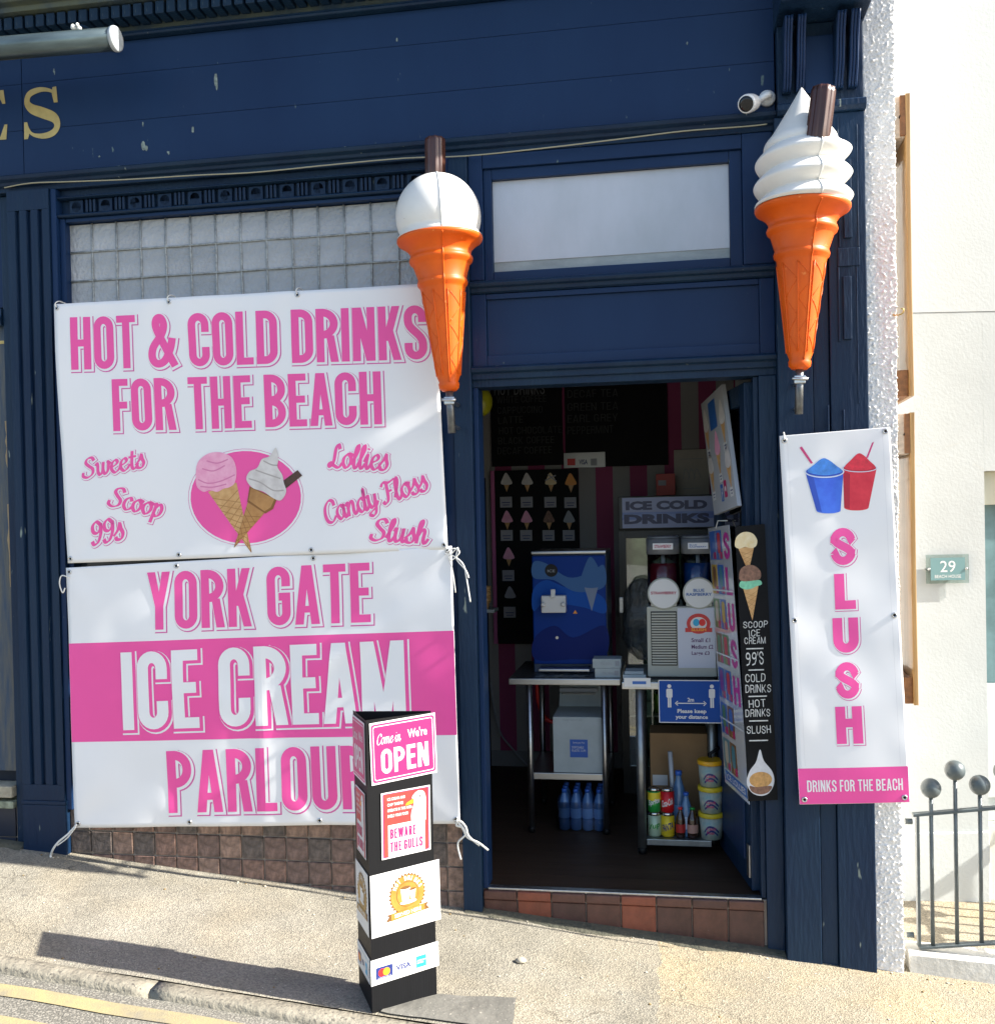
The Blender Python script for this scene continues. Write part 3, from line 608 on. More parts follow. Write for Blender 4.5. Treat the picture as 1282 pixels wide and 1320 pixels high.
# door head, panel, transom window
mould('door_head', [(.12,2.207),(.005,2.207),(.005,2.235),(-.012,2.24),(-.012,2.262),(-.03,2.27),(-.036,2.285),(-.022,2.296),(.12,2.296)], -.827, .458, navy_d)
pan = bx(-.76, .395, .022, .1, 2.345, 2.588).build('overdoor_panel', navy, shop)
bx(-.827, -.762, .004, .12, 2.297, 2.612).build('panel_stile', navy, pan, bevel=.003); bx(.397, .458, .004, .12, 2.297, 2.612).build('panel_stile', navy, pan, bevel=.003)
bx(-.761, .396, .006, .12, 2.297, 2.344).build('panel_rail', navy, pan, bevel=.003); bx(-.761, .396, .006, .12, 2.589, 2.612).build('panel_rail', navy, pan, bevel=.003)
mould('transom_sill', [(.12,2.614),(.002,2.614),(-.01,2.62),(-.012,2.634),(-.03,2.64),(-.036,2.652),(-.028,2.664),(.12,2.668)], -.827, .458, navy_d)
tw = bx(-.827, -.765, -.008, .12, 2.67, 3.214).build('transom_window', navy, shop, bevel=.004)
bx(.335, .458, -.008, .12, 2.67, 3.214).build('window_stile', navy, tw, bevel=.004)
bx(-.764, .334, -.004, .12, 3.155, 3.214).build('window_rail', navy, tw, bevel=.003)
bx(-.764, -.728, .012, .12, 2.67, 3.154).build('sash_stile', navy, tw, bevel=.003); bx(.283, .334, .012, .12, 2.67, 3.154).build('sash_stile', navy, tw, bevel=.003)
bx(-.727, .282, .012, .12, 2.67, 2.708).build('sash_rail', navy, tw, bevel=.003); bx(-.727, .282, .012, .12, 3.108, 3.154).build('sash_rail', navy, tw, bevel=.003)
fro = mat('frosted_glass', (.34, .38, .42), .16, col2=(.48, .52, .59), vscale=1.6, bump=.03, bscale=12, spec=.5, stretch=(1,1,.5))
bx(-.727, .282, .036, .041, 2.755, 3.107).build('frosted_pane', fro, tw)
bx(-.727, .282, .040, .045, 2.709, 2.756).build('frosted_pane_foot', mat('frosted_glass_dirty', (.27,.31,.32), .25, var=.2, vscale=6, stretch=(1,1,3)), tw)
# right door post and pilaster
bx(.387, .458, -.006, .12, -.3, 2.205).build('door_post', navy_d, shop, bevel=.004)
bx(.366, .386, .02, .12, .0, 2.205).build('door_jamb', navy_d, shop, bevel=.003)
rp = bx(.46, .598, -.068, .12, -.5, 3.245).build('right_pilaster', navy_d, shop, bevel=.004)
bx(.6005, .664, -.054, .12, -.5, 3.245).build('pilaster_board', navy_d, rp, bevel=.003); bx(.6665, .813, -.068, .12, -.5, 3.245).build('pilaster_board', navy_d, rp, bevel=.004)
def pilrect(x0, y0, x1, y1, Yb, Yf, name='raised_strip'):
    a = P(x0, y0, Yf); b = P(x1, y1, Yf); return bx(a.x, b.x, Yf, Yb, b.z, a.z).build(name, navy_d, rp, bevel=.003)
for (xa, ya, xb, yb) in ((1086, 205, 1098, 306), (1086, 356, 1098, 437), (1086, 528, 1096, 1030), (1066, 522, 1076, 1030)): pilrect(xa, ya, xb, yb, -.069, -.080)
for (xa, ya, xb, yb) in ((1079, 320, 1108, 342), (1078, 150, 1083, 318), (1103, 160, 1107, 318), (1079, 344, 1083, 440), (1103, 344, 1107, 520)): pilrect(xa, ya, xb, yb, -.069, -.076, 'panel_frame')
mould('pilaster_neck', [(.1,3.247),(-.085,3.247),(-.1,3.262),(-.1,3.285),(-.088,3.292),(.1,3.292)], .472, .816, navy_d, rp)
# scrolled console bracket over the right pilaster
con = bx(.478, .812, -.06, .12, 3.294, 3.617).build('console_bracket', navy_d, shop, bevel=.003)
bx(.470, .822, -.27, .1, 3.619, 4.05).build('console_cap', navy_d, con, bevel=.006)
bx(.582, .70, -.075, -.061, 3.33, 3.56).build('console_panel', navy, con, bevel=.004)
def scroll(x0, x1, parent):
    prof = [(-.063, 3.335)] + [( -.09-.105*(.5-.5*math.cos(math.pi*t))-.02*math.sin(math.pi*2*t), 3.335+.26*t) for t in [i/14 for i in range(15)]] + [(-.063, 3.595)]
    o = MB().prism(prof, lambda p, q, a: (a, p, q), x0, x1).build('corbel', navy_d, parent)
    for k in range(3):
        x = x0+(x1-x0)*(k+.5)/3; MB().tube([(x, p-.002, q) for p, q in prof[1:-1]], .0052, 8).build('reed', navy, o)
for a, b in ((1009, 1020), (1026, 1037), (1076, 1088), (1094, 1106)): scroll(P(a, 70, -.13).x, P(b, 70, -.13).x, con)
# rough-cast pier at the corner
ren = mat('roughcast_white', (.80, .78, .75), .85, var=.06, vscale=18, bump=.5, bscale=110, speck=((.2,.19,.16), 20, .755), bdist=.01)
mb = MB(); mb.smooth = True; nu, nv = 26, 1500
x0p, x1p = .8155, .924
rows = []
def rough(s_, z): 
    v = noise.noise(Vector((s_*52, z*48, 5))); w_ = noise.noise(Vector((s_*90, z*80, 8)))
    return .0065*(max(0, 1-abs(v)*5)*max(0, .5+w_)+max(0, w_-.15)*1.2)
for j in range(nv+1):
    z = -.5+5.3*j/nv
    xr = x1p + (.012*(z-1)/2 if z > 1 else 0)
    path = [(x0p, .02+(-.045)*i/4) for i in range(5)]+[(x0p+(xr-x0p)*i/30, -.028) for i in range(1, 30)]+[(xr, -.028+.03*i/5) for i in range(6)]+[(xr, .12), (xr, .9)]
    for i, (X, Y) in enumerate(path):
        d = rough(X+Y, z); fx_ = 0
        e = .004*noise.noise(Vector((z*8, 3, 1)))
        rows.append((X+(d*.6+e if i >= 32 else 0), Y-(d if 3 < i < 36 else 0), z))
K = 42
mb.add(rows, [(j*K+i, j*K+i+1, (j+1)*K+i+1, (j+1)*K+i) for j in range(nv) for i in range(K-1)])
mb.build('roughcast_pier', ren, shop)
# step, threshold, floor, room
stp = bx(-.827, .386, .012, .3, -.5, -.004).build('step', grout, shop)
qm = [mat('quarry_red', (.20,.055,.03), .45, var=.25, vscale=14, bump=.2), mat('quarry_brown', (.095,.04,.03), .45, var=.3, vscale=14, bump=.2, speck=((.4,.36,.3), 60, .72)), mat('quarry_dark', (.07,.032,.027), .45, var=.3, vscale=14, bump=.2, speck=((.4,.36,.3), 60, .74))]
qn = [mesh_of(bx(-.0725, .0725, -.012, .05, -.0405, -.003), M, .005, 2) for M in qm]; qr = [mesh_of(bx(-.0725, .0725, 0, .03, -.212, -.0455), M, .003) for M in qm]
for i in range(8):
    x = -.752+.1505*i
    piece('nosing_tile', qn[(1, 0, 1, 1, 0, 1, 2, 1)[i]], (x, 0, -.002), stp); piece('riser_tile', qr[(1, 0, 2, 1, 0, 2, 1, 2)[i]], (x, 0, -.002), stp)
fillet_m = mat('grey_green_fillet', (.06, .062, .045), .9, col2=(.11, .10, .07), vscale=14, bump=.8, bscale=70)  # dark grey-green sloping strip along the foot of the step and side door
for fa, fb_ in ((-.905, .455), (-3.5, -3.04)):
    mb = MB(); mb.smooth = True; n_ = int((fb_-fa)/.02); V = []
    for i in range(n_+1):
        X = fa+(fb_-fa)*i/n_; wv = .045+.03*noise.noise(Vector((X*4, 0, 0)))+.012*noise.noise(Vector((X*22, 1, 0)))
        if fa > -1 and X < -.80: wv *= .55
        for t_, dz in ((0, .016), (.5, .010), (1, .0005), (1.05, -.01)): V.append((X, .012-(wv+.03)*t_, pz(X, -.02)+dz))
    mb.add(V, [(i*4+a, i*4+a+1, (i+1)*4+a+1, (i+1)*4+a) for i in range(n_) for a in range(3)]); mb.build('base_fillet', fillet_m, shop)
alu = mat('aluminium', (.55,.56,.58), .35, metal=1, var=.15, vscale=40)
bx(-.806, .365, .002, .04, -.004, .006).build('threshold_strip', alu, shop, bevel=.002)
def wood_floor():
    M = mat('wood_floor', (.055,.033,.021), .55, spec=.2, col2=(.036,.022,.014), vscale=5, stretch=(.35,6,1), bump=.1, bscale=30); return M
flm = wood_floor()
for i in range(14): bx(-1.6, .75, .045+.155*i, .045+.155*i+.1535, -.02, .0).build('floor_board', flm, shop)
bx(-1.7, .80, .045, 2.4, -.12, -.021).build('subfloor', plast, shop)
def stripes():
    M = bpy.data.materials.new('pink_stripe_wall'); M.use_nodes = True; n = M.node_tree.nodes; l = M.node_tree.links; b = n['Principled BSDF']
    tc = n.new('ShaderNodeTexCoord'); sp = n.new('ShaderNodeSeparateXYZ'); l.new(tc.outputs['Object'], sp.inputs[0])
    mu = n.new('ShaderNodeMath'); mu.operation = 'MULTIPLY'; mu.inputs[1].default_value = 1/.22; l.new(sp.outputs[0], mu.inputs[0])
    fr = n.new('ShaderNodeMath'); fr.operation = 'FRACT'; l.new(mu.outputs[0], fr.inputs[0])
    gt = n.new('ShaderNodeMath'); gt.operation = 'GREATER_THAN'; gt.inputs[1].default_value = .5; l.new(fr.outputs[0], gt.inputs[0])
    mx = n.new('ShaderNodeMixRGB'); l.new(gt.outputs[0], mx.inputs[0]); mx.inputs[1].default_value = (.30,.29,.29,1); mx.inputs[2].default_value = (.30,.04,.13,1)
    l.new(mx.outputs[0], b.inputs['Base Color']); b.inputs['Roughness'].default_value = .7; return M
stm = stripes(); BW = 2.2
bx(-1.7, .80, BW, BW+.1, -.02, 2.9).build('interior_back_wall', stm, shop)
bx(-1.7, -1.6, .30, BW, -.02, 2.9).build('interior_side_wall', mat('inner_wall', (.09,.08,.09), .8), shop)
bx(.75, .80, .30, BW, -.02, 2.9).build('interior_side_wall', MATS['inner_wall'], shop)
bx(-1.7, .80, .25, BW+.1, 2.8, 2.9).build('interior_ceiling', mat('inner_ceiling', (.2,.2,.2), .9), shop)
bx(-1.6, .75, BW-.015, BW, 0, .10).build('skirting', mat('skirting_paint', (.2,.2,.21), .6), shop)
# open door leaf
lA = Vector((.378, .05, 0)); 
def leaf_x(Y): return .318 - (Y-.15)*.175
LF0 = Vector((leaf_x(.07), .07, 0)); LF1 = Vector((leaf_x(.68), .68, 0)); lu = (LF1-LF0).normalized(); ln = Vector((-lu.y, lu.x, 0)); ln = ln if ln.x > 0 else -ln
LM = Matrix((lu, ln, Vector((0,0,1)))).transposed().to_4x4(); LM.translation = LF0
LL = (LF1-LF0).length
def lbox(name, u0, u1, n0, n1, z0, z1, M, par, bev=.003):
    mb = MB(); mb.box(u0, u1, n0, n1, z0, z1, LM); return mb.build(name, M, par, bevel=bev)
leaf = lbox('door_leaf', 0, LL, 0, .045, .012, .78, navy_d, shop)
lbox('door_stile', 0, .08, 0, .045, .781, 2.19, navy_d, leaf); lbox('door_stile', LL-.08, LL, 0, .045, .781, 2.19, navy_d, leaf)
lbox('door_rail', .081, LL-.081, 0, .045, 2.10, 2.19, navy_d, leaf); lbox('door_glass', .081, LL-.081, .018, .024, .782, 2.099, glass_mat('clear_glass'), leaf, 0)
lbox('door_panel', .09, LL-.09, -.010, -.0005, .12, .66, navy, leaf); lbox('kick_plate', .02, .06, -.006, -.0005, .06, .2, alu, leaf, .001)
MB().tube([LM @ Vector((LL-.05, -.002, .30)), LM @ Vector((LL-.05, -.05, .33)), LM @ Vector((LL-.05, -.05, .47)), LM @ Vector((LL-.05, -.002, .5))], .009, 10).build('door_handle', black, leaf)

# ================================================================== BANNERS AND SIGNS OUTSIDE
vinyl = mat('banner_vinyl', (.82, .82, .83), .48, var=.015, vscale=2, spec=.45)
pinkv = mat('banner_pink', (.86, .085, .36), .38, var=.02, vscale=2)
pinkl = mat('banner_pink_line', (.66, .10, .36), .4)
steel = mat('steel', (.55, .56, .57), .3, metal=1, var=.1, vscale=50)
rope = mat('white_cord', (.75, .74, .70), .8, bump=.3, bscale=300)
def uv(sh, px, py):
    d = ray(px, py); t = (sh.O-CAM).dot(sh.N)/d.dot(sh.N); q = CAM+d*t-sh.O
    a, b, c = 1.0, sh.U.dot(sh.V), 1.0; det = a*c-b*b; p1, p2 = q.dot(sh.U), q.dot(sh.V)
    u_ = (p1*c-p2*b)/det; return (u_, (p2*a-p1*b)/det/(1-sh.k*u_))
def fitline(sh, text, bl, br, tl, **kw):
    """lettering fitted to three pixel corners, returned in sheet coordinates"""
    u0 = uv(sh, *bl); u1 = uv(sh, *br); u2 = uv(sh, *tl); wd = math.hypot(u1[0]-u0[0], u1[1]-u0[1]); h = math.hypot(u2[0]-u0[0], u2[1]-u0[1])
    rot = math.degrees(math.atan2(u1[1]-u0[1], u1[0]-u0[0])); e = kw.pop('e', 0); sx, sy = kw.pop('off', (0, 0)); fnt = kw.pop('font', gothic)
    pl, w0 = fnt(text, h, e=e, **kw); k = wd/w0
    return place([([(a*k+sx*h, b+sy*h) for a, b in p], st) for p, st in pl], u0[0], u0[1], rot)
def headline(sh, text, bl, br, tl, fill, halo, line, parent, label, base=1, **kw):
    sh.ink('lettering', [(fitline(sh, text, bl, br, tl, e=.036, off=(.030, -.026), **kw), line, 0), (fitline(sh, text, bl, br, tl, e=.026, off=(.019, -.015), **kw), halo, 1), (fitline(sh, text, bl, br, tl, e=0, **kw), fill, 2)], parent, label=label, base=base)
def scriptline(sh, text, bl, br, caph, parent, label):
    u0 = uv(sh, *bl); u1 = uv(sh, *br); wd = math.hypot(u1[0]-u0[0], u1[1]-u0[1]); rot = math.degrees(math.atan2(u1[1]-u0[1], u1[0]-u0[0]))
    xh = caph/1.55; items = []
    for e, off, M, lay in ((.115, (.06, -.05), pinkl, 0), (.085, (.035, -.03), vinyl, 1), (0, (0, 0), pinkv, 2)):
        pl, w0 = script(text, xh, e=e); k = wd/w0
        items.append((place([([((a+off[0]*xh)*k, b+off[1]*xh) for a, b in p], st) for p, st in pl], u0[0], u0[1], rot), M, lay))
    sh.ink('lettering', items, parent, label=label)
def eyelets(sh, uvs, parent):
    for u, v in uvs:
        pts = [sh.pt(u+.0085*math.cos(a), v+.0085*math.sin(a), .002) for a in [i*math.pi/6 for i in range(12)]]
        o = MB().tube(pts, .0035, 6, closed=True).build('eyelet', steel, parent)
        MB().add([sh.pt(u+.006*math.cos(a), v+.006*math.sin(a), .0012) for a in [i*math.pi/5 for i in range(10)]], [tuple(range(10))]) 
        mb = MB(); mb.add([sh.pt(u+.006*math.cos(a), v+.006*math.sin(a), .0014) for a in [i*math.pi/5 for i in range(10)]], [tuple(range(10))]); mb.build('eyelet_hole', black, o)
def tie(pts, parent, r=.0035, n=6): MB().tube([Vector((a[0], a[1], a[2])) for a in pts], r, n).build('tie', rope, parent)
def smooth3(pts, n=6):
    pts = [Vector(p) for p in pts]; out = []
    for i in range(len(pts)-1):
        p0, p1, p2, p3 = pts[max(i-1, 0)], pts[i], pts[i+1], pts[min(i+2, len(pts)-1)]
        for j in range(n):
            t = j/n; out.append(.5*(2*p1+(p2-p0)*t+(2*p0-5*p1+4*p2-p3)*t*t+(3*p1-p0-3*p2+p3)*t**3))
    return out+[pts[-1]]
BY = -.078
def make_sheet(bl, br, tl, Y, disp):
    a, b, c = P(*bl, Y), P(*br, Y), P(*tl, Y); sh = Sheet(a, b-a, c-a, disp); return sh, (b-a).length, (c-a).length
def fold_u(u, v):
    W, H = 1.83, 1.22
    e = .006*math.sin(u*5.2+v*1.3+.4)*math.sin(v*2.4+.3)+.0025*math.sin(u*11-v*4)+.003*math.sin(9*v+2*u)*math.exp(-u/.25)
    for cx_ in (0, .56, 1.2, 1.83): e += -.006*math.exp(-((u-cx_)/.07)**2)*math.exp(-(1.24-v)/.12)
    for cx_, cy_ in ((0, 1.24), (.57, 1.24), (1.18, 1.24), (1.83, 0), (0, 0)):
        r_ = math.hypot(u-cx_, v-cy_); e += .002*math.cos(5*math.atan2(v-cy_, u-cx_))*math.exp(-((r_-.15)/.09)**2)
    return e + .003*noise.noise(Vector((u*4, v*4, 1)))
ub_sh, ubw, ubh = make_sheet((88, 726), (577, 708), (69, 392), BY, fold_u); ub_sh.k = .022   # the right-hand top corner hangs lower
ub = thing('banner', 'white banner reading HOT & COLD DRINKS FOR THE BEACH, tied over leaded window', 'banner', ub_sh.pt(ubw/2, 0), None)
ub_sh.panel('sheet', ubw, ubh, vinyl, ub, nu=46, nv=30)
headline(ub_sh, 'HOT & COLD DRINKS', (93, 477), (551, 463), (91, 409), pinkv, vinyl, pinkl, ub, 'pink words HOT & COLD DRINKS', gap=.06)
headline(ub_sh, 'FOR THE BEACH', (147, 556), (493, 547), (147, 489), pinkv, vinyl, pinkl, ub, 'pink words FOR THE BEACH', gap=.06)
pxm = .0036
scriptline(ub_sh, 'Sweets', (107, 617), (187, 602), 24*pxm, ub, 'pink script word Sweets')
scriptline(ub_sh, 'Scoop', (139, 651), (207, 667), 25*pxm, ub, 'pink script word Scoop')
scriptline(ub_sh, '99s', (119, 703), (161, 694), 29*pxm, ub, 'pink script word 99s')
scriptline(ub_sh, 'Lollies', (424, 602), (499, 606), 28*pxm, ub, 'pink script word Lollies')
scriptline(ub_sh, 'Candy Floss', (420, 676), (552, 631), 26*pxm, ub, 'pink script words Candy Floss')
scriptline(ub_sh, 'Slush', (476, 696), (549, 701), 27*pxm, ub, 'pink script word Slush')
# printed picture of two cones on a pink oval
wafer = mat('print_wafer', (.50, .26, .09), .45, col2=(.66, .40, .17), vscale=25); wafer_d = mat('print_wafer_line', (.38, .185, .06), .45)
wafer_b = mat('print_cake_cone', (.36, .17, .05), .45, col2=(.46, .24, .08), vscale=25); wafer_e = mat('print_cake_cone_line', (.22, .09, .02), .45)
pscoop = mat('print_pink_scoop', (.80, .30, .48), .45, col2=(.88, .45, .60), vscale=22, bump=.1); pscoop_d = mat('print_pink_scoop_shade', (.68, .20, .38), .45)
swirl = mat('print_swirl', (.52, .48, .46), .45, col2=(.72, .69, .67), vscale=14); flake = mat('print_flake', (.07, .03, .02), .45, var=.3, vscale=60)
def U_(p): return uv(ub_sh, *p)
c0 = U_((316, 641)); rx_ = 71*pxm*1.03; ry_ = 57*pxm*1.03
def pxpoly(sh, pts, st=0): return [([uv(sh, *p) for p in pts], st)]
def cone_print(sh, a, b, tip, k=9):
    """waffle cone print: body and crossing lines, all from its three corners in pixels"""
    A, B_, T = [Vector(uv(sh, *p)) for p in (a, b, tip)]; body = [([tuple(A), tuple(T), tuple(B_)], 0)]; L = []
    for i in range(1, k):
        t = i/k; L.append([tuple(A.lerp(T, t*.95)), tuple(B_.lerp(T, min(1, t*.95+.18)))]); L.append([tuple(B_.lerp(T, t*.95)), tuple(A.lerp(T, min(1, t*.95+.18)))])
    return body, strokes(L, (A-B_).length*.024)
b1, l1 = cone_print(ub_sh, (268, 634), (305, 622), (324, 712)); b2, l2 = cone_print(ub_sh, (320, 646), (342, 660), (302, 706), 7)
blob = lambda sh, pts: [(cat([uv(sh, *p) for p in pts], 5, True), 0)]
ub_sh.ink('picture', [
 (ell(c0[0], c0[1], rx_*1.045, ry_*1.05), pinkl, 0), (ell(c0[0], c0[1], rx_*1.035, ry_*1.04), vinyl, .5), (ell(c0[0], c0[1], rx_, ry_), pinkv, 1),
 (b1, wafer, 2), (l1, wafer_d, 2.3),
 (blob(ub_sh, [(252, 618), (254, 597), (267, 585), (284, 583), (299, 590), (305, 606), (303, 622), (296, 628), (288, 630), (280, 634), (270, 632), (262, 634), (254, 628)]), pscoop, 3.2),
 (strokes([cat([uv(ub_sh, *p) for p in q]) for q in ([(255, 618), (268, 623), (285, 620), (303, 612)], [(260, 604), (275, 607), (290, 600)], [(266, 594), (280, 597), (294, 592)], [(258, 627), (274, 628), (292, 624)])], .006), pscoop_d, 3.6),
 (b2, wafer_b, 4.4), (l2, wafer_e, 4.7), (pxpoly(ub_sh, [(322, 627), (357, 643), (352, 656), (342, 662), (319, 647)]), wafer_e, 4.9), (pxpoly(ub_sh, [(324, 629), (354, 643), (349, 654), (341, 659), (321, 645)]), wafer_b, 5.2),
 (pxpoly(ub_sh, [(362, 622), (384, 606), (390, 613), (367, 631)]), flake, 5.4),
 (blob(ub_sh, [(318, 618), (322, 608), (332, 603), (338, 592), (348, 588), (356, 577), (359, 592), (358, 602), (364, 612), (366, 622), (369, 634), (362, 645), (352, 642), (340, 634), (326, 629)]), swirl, 6),
 (strokes([cat([uv(ub_sh, *p) for p in q]) for q in ([(321, 617), (336, 622), (352, 632), (366, 632)], [(330, 606), (344, 611), (362, 617)], [(340, 594), (350, 599), (358, 600)])], .006), mat('print_swirl_shade', (.40,.36,.34), .45), 6.4)], ub, label='picture of a pink scoop cone and a whippy cone on a pink oval')
eyelets(ub_sh, [(.015, ubh-.018), (.57, ubh-.018), (1.18, ubh-.018), (.015, .02), (.55, .02), (1.18, .02), (ubw-.015, .02)], ub)
for u_ in (.015, .57, 1.18):
    a = ub_sh.pt(u_, ubh-.016, .003); tie(smooth3([a, a+Vector((-.004, -.004, .016)), a+Vector((0, .02, .032)), a+Vector((.006, .07, .03))]), ub, .0028)
def fold_l(u, v):
    e = .006*math.sin(u*4.4-v*1.7+1)*math.sin(v*2.6)+.0018*math.sin(u*9+v*5)
    e += .005*math.exp(-((u-.93)/.04)**2)*math.exp(-((v-.55)/.6)**2)       # storage crease down the middle
    e += .004*math.exp(-(((v-.78)-.55*(u-1.35))/.05)**2)*math.exp(-((u-1.3)/.35)**2)
    e += .003*math.exp(-(((v-.62)+.7*(u-.7))/.06)**2)*math.exp(-((u-.75)/.3)**2)
    for cx_, cy_ in ((0, 1.24), (1.83, 1.24), (1.83, 0), (0, 0), (.57, 0), (1.19, 0)):
        r_ = math.hypot(u-cx_, v-cy_); e += .0025*math.cos(5*math.atan2(v-cy_, u-cx_))*math.exp(-((r_-.15)/.09)**2)
    return e + .0045*noise.noise(Vector((u*4.5, v*4.5, 4)))
lb_sh, lbw, lbh = make_sheet((97, 1067), (593, 1062), (85, 732), BY+.004, fold_l)
lb = thing('banner', 'white and pink banner reading YORK GATE ICE CREAM PARLOUR above brown tiles', 'banner', lb_sh.pt(lbw/2, 0))
lb_sh.panel('sheet', lbw, lbh, vinyl, lb, nu=60, nv=40)
bt = [uv(lb_sh, 91, 829.6), uv(lb_sh, 586, 812.7)]; bb = [uv(lb_sh, 95, 956.5), uv(lb_sh, 590, 947)]
lb_sh.ink('pink_band', [([([(.001, bb[0][1]), (lbw-.001, bb[1][1]), (lbw-.001, bt[1][1]), (.001, bt[0][1])], 0)], pinkv, 0)], lb)
headline(lb_sh, 'YORK GATE', (192, 812), (478, 802), (190, 738), pinkv, vinyl, pinkl, lb, 'pink words YORK GATE', gap=.07)
headline(lb_sh, 'ICE CREAM', (160, 941), (524, 930), (157, 841), vinyl, pinkv, vinyl, lb, 'white words ICE CREAM on the pink band', base=2.5, s=.15, gap=.06)
headline(lb_sh, 'PARLOUR', (218, 1048), (475, 1043), (215, 968), pinkv, vinyl, pinkl, lb, 'pink word PARLOUR', gap=.075)
eyelets(lb_sh, [(.018, lbh-.02), (.55, lbh-.02), (1.2, lbh-.02), (lbw-.018, lbh-.02), (.018, .02), (.57, .02), (1.19, .02), (lbw-.018, .02)], lb)
def pp(pts, Y): return [P(a, b, Y) for a, b in pts]
gl = P(69, 1098, -.05)
tie(smooth3(pp([(99, 1063), (88, 1075), (76, 1085), (69, 1094)], -.085)+[Vector((gl.x, -.07, pz(gl.x, -.07)+.004)), Vector((gl.x+.01, -.085, pz(gl.x, -.085)+.004))]), lb, .005)
tie(smooth3(pp([(98, 1066), (87, 1080), (74, 1090)], -.09)), lb, .003)
tie(smooth3(pp([(90, 745), (80, 742), (77, 752), (81, 764), (84, 758)], -.085)), lb, .003)
for q in ([(573, 714), (585, 717), (597, 728), (601, 745), (606, 776)], [(575, 712), (585, 707), (592, 712), (582, 722), (577, 716)], [(577, 716), (583, 735), (587, 764)], [(580, 716), (590, 706), (588, 720), (600, 735), (604, 745)]): tie(smooth3(pp(q, -.09)), lb, .0032)
for q in ([(588, 1057), (596, 1068), (603, 1080), (616, 1086), (629, 1096)], [(593, 1062), (600, 1075), (590, 1087), (594, 1108)], [(596, 1066), (588, 1064), (592, 1058), (600, 1066), (604, 1078), (618, 1090)]): tie(smooth3(pp(q, -.09)), lb, .0045)
# slush banner
def fold_s(u, v): return .005*math.sin(v*4.4+.8)*math.sin(u*5)+.004*noise.noise(Vector((u*6, v*5, 2)))+.0018*math.sin(v*26+u*8)*math.exp(-((u-.46)/.05)**2)+.002*math.sin(v*21)*math.exp(-((u-.02)/.06)**2)
s_sh, sw_, sh_ = make_sheet((1030, 1037), (1172, 1034), (1004, 562), -.115, fold_s)
sb_ = thing('banner', 'tall narrow white banner reading SLUSH with pink foot and two cups', 'banner', s_sh.pt(sw_/2, 0))
s_sh.panel('sheet', sw_, sh_, vinyl, sb_, nu=22, nv=60)
pv = uv(s_sh, 1100, 989)[1]
s_sh.ink('pink_band', [(rect(.001, .001, sw_-.001, pv), pinkv, 0)], sb_)
s_sh.ink('hem_crease_shade', [(strokes([[(.03, pv+.01), (.03, sh_-.01)], [(sw_-.03, pv+.01), (sw_-.03, sh_-.01)]], .0012), mat('hem_shadow', (.70,.70,.72), .5), 0)], sb_)  # thin grey lines paint the shade of the hem creases onto the vinyl
s_sh.ink('lettering', [(fitline(s_sh, 'DRINKS FOR THE BEACH', (1040, 1021), (1163, 1018), (1039, 1006), W=.42, s=.13, gap=.09), vinyl, 0)], sb_, base=2, label='white words DRINKS FOR THE BEACH')
for ch, x0_, x1_, yt, yb, sx_ in (('S', 1070, 1103, 681, 729, .225), ('L', 1076, 1103, 740, 786, .27), ('U', 1074, 1107, 797, 842, .26), ('S', 1077, 1108, 854, 901, .225), ('H', 1078, 1112, 911, 959, .255)):
    headline(s_sh, ch, (x0_, yb), (x1_, yb-1), (x0_, yt), pinkv, vinyl, pinkl, sb_, 'pink letter '+ch+' of the word SLUSH', W=.68, s=sx_)
bl_ = mat('print_blue_slush', (.03, .10, .62), .45, col2=(.05, .17, .75), vscale=18); bl_d = mat('print_blue_shade', (.02, .07, .45), .45); bl_l = mat('print_blue_ice', (.05, .22, .66), .45, var=.2, vscale=40)
rd_ = mat('print_red_slush', (.62, .02, .05), .45, col2=(.75, .04, .07), vscale=18); rd_d = mat('print_red_shade', (.45, .012, .04), .45); rd_l = mat('print_red_ice', (.70, .03, .06), .45, var=.2, vscale=40)
strawm = mat('print_straw', (.62, .05, .20), .45); prim = mat('print_cup_rim', (.62, .68, .80), .4)
q_ = lambda x, y: (880+x/3.19, 470+y/3.19)
def cup(cx_, cy_, rx0, ry0, bx_, by_, brx, top, main, shade, ice, straw):
    f = lambda pts: [([uv(s_sh, *q_(*p)) for p in pts], 0)]
    body = [(cx_-rx0*.95, cy_+4), (bx_-brx, by_-6)] + [(bx_+brx*math.cos(R(t)), by_-6+12*math.sin(R(t))) for t in range(180, -1, -15)] + [(cx_+rx0*.95, cy_+4)]
    rim = [(cx_+rx0*math.cos(R(t)), cy_+ry0*math.sin(R(t))) for t in range(0, 360, 12)]; rim2 = [(cx_+rx0*.93*math.cos(R(t)), cy_+ry0*.8*math.sin(R(t))) for t in range(0, 360, 12)]
    dome = cat([(cx_-rx0*.85, cy_), (cx_-rx0*.5, cy_-(cy_-top)*.55), (cx_-rx0*.1, top), (cx_+rx0*.2, top+6), (cx_+rx0*.55, cy_-(cy_-top)*.5), (cx_+rx0*.88, cy_), (cx_, cy_+ry0*.6)], 5, True)
    sh1 = [(cx_-rx0*.9, cy_+14), (bx_-brx, by_-8), (bx_-brx*.55, by_), (cx_-rx0*.55, cy_+24)]
    return [(f([straw[0], straw[1], (straw[1][0]+9, straw[1][1]-3), (straw[0][0]+9, straw[0][1]-5)]), strawm, 0), (f(body), main, .6), (f(sh1), shade, 1.0), (f(rim), prim, 1.4), (f(rim2), shade, 1.7), (f(dome), ice, 2.0)]
s_sh.ink('picture', [(a, b, c+0) for a, b, c in cup(725, 425, 72, 18, 712, 594, 50, 366, rd_, rd_d, rd_l, ((775, 322), (750, 386)))], sb_, label='picture of a red slush cup with a straw')
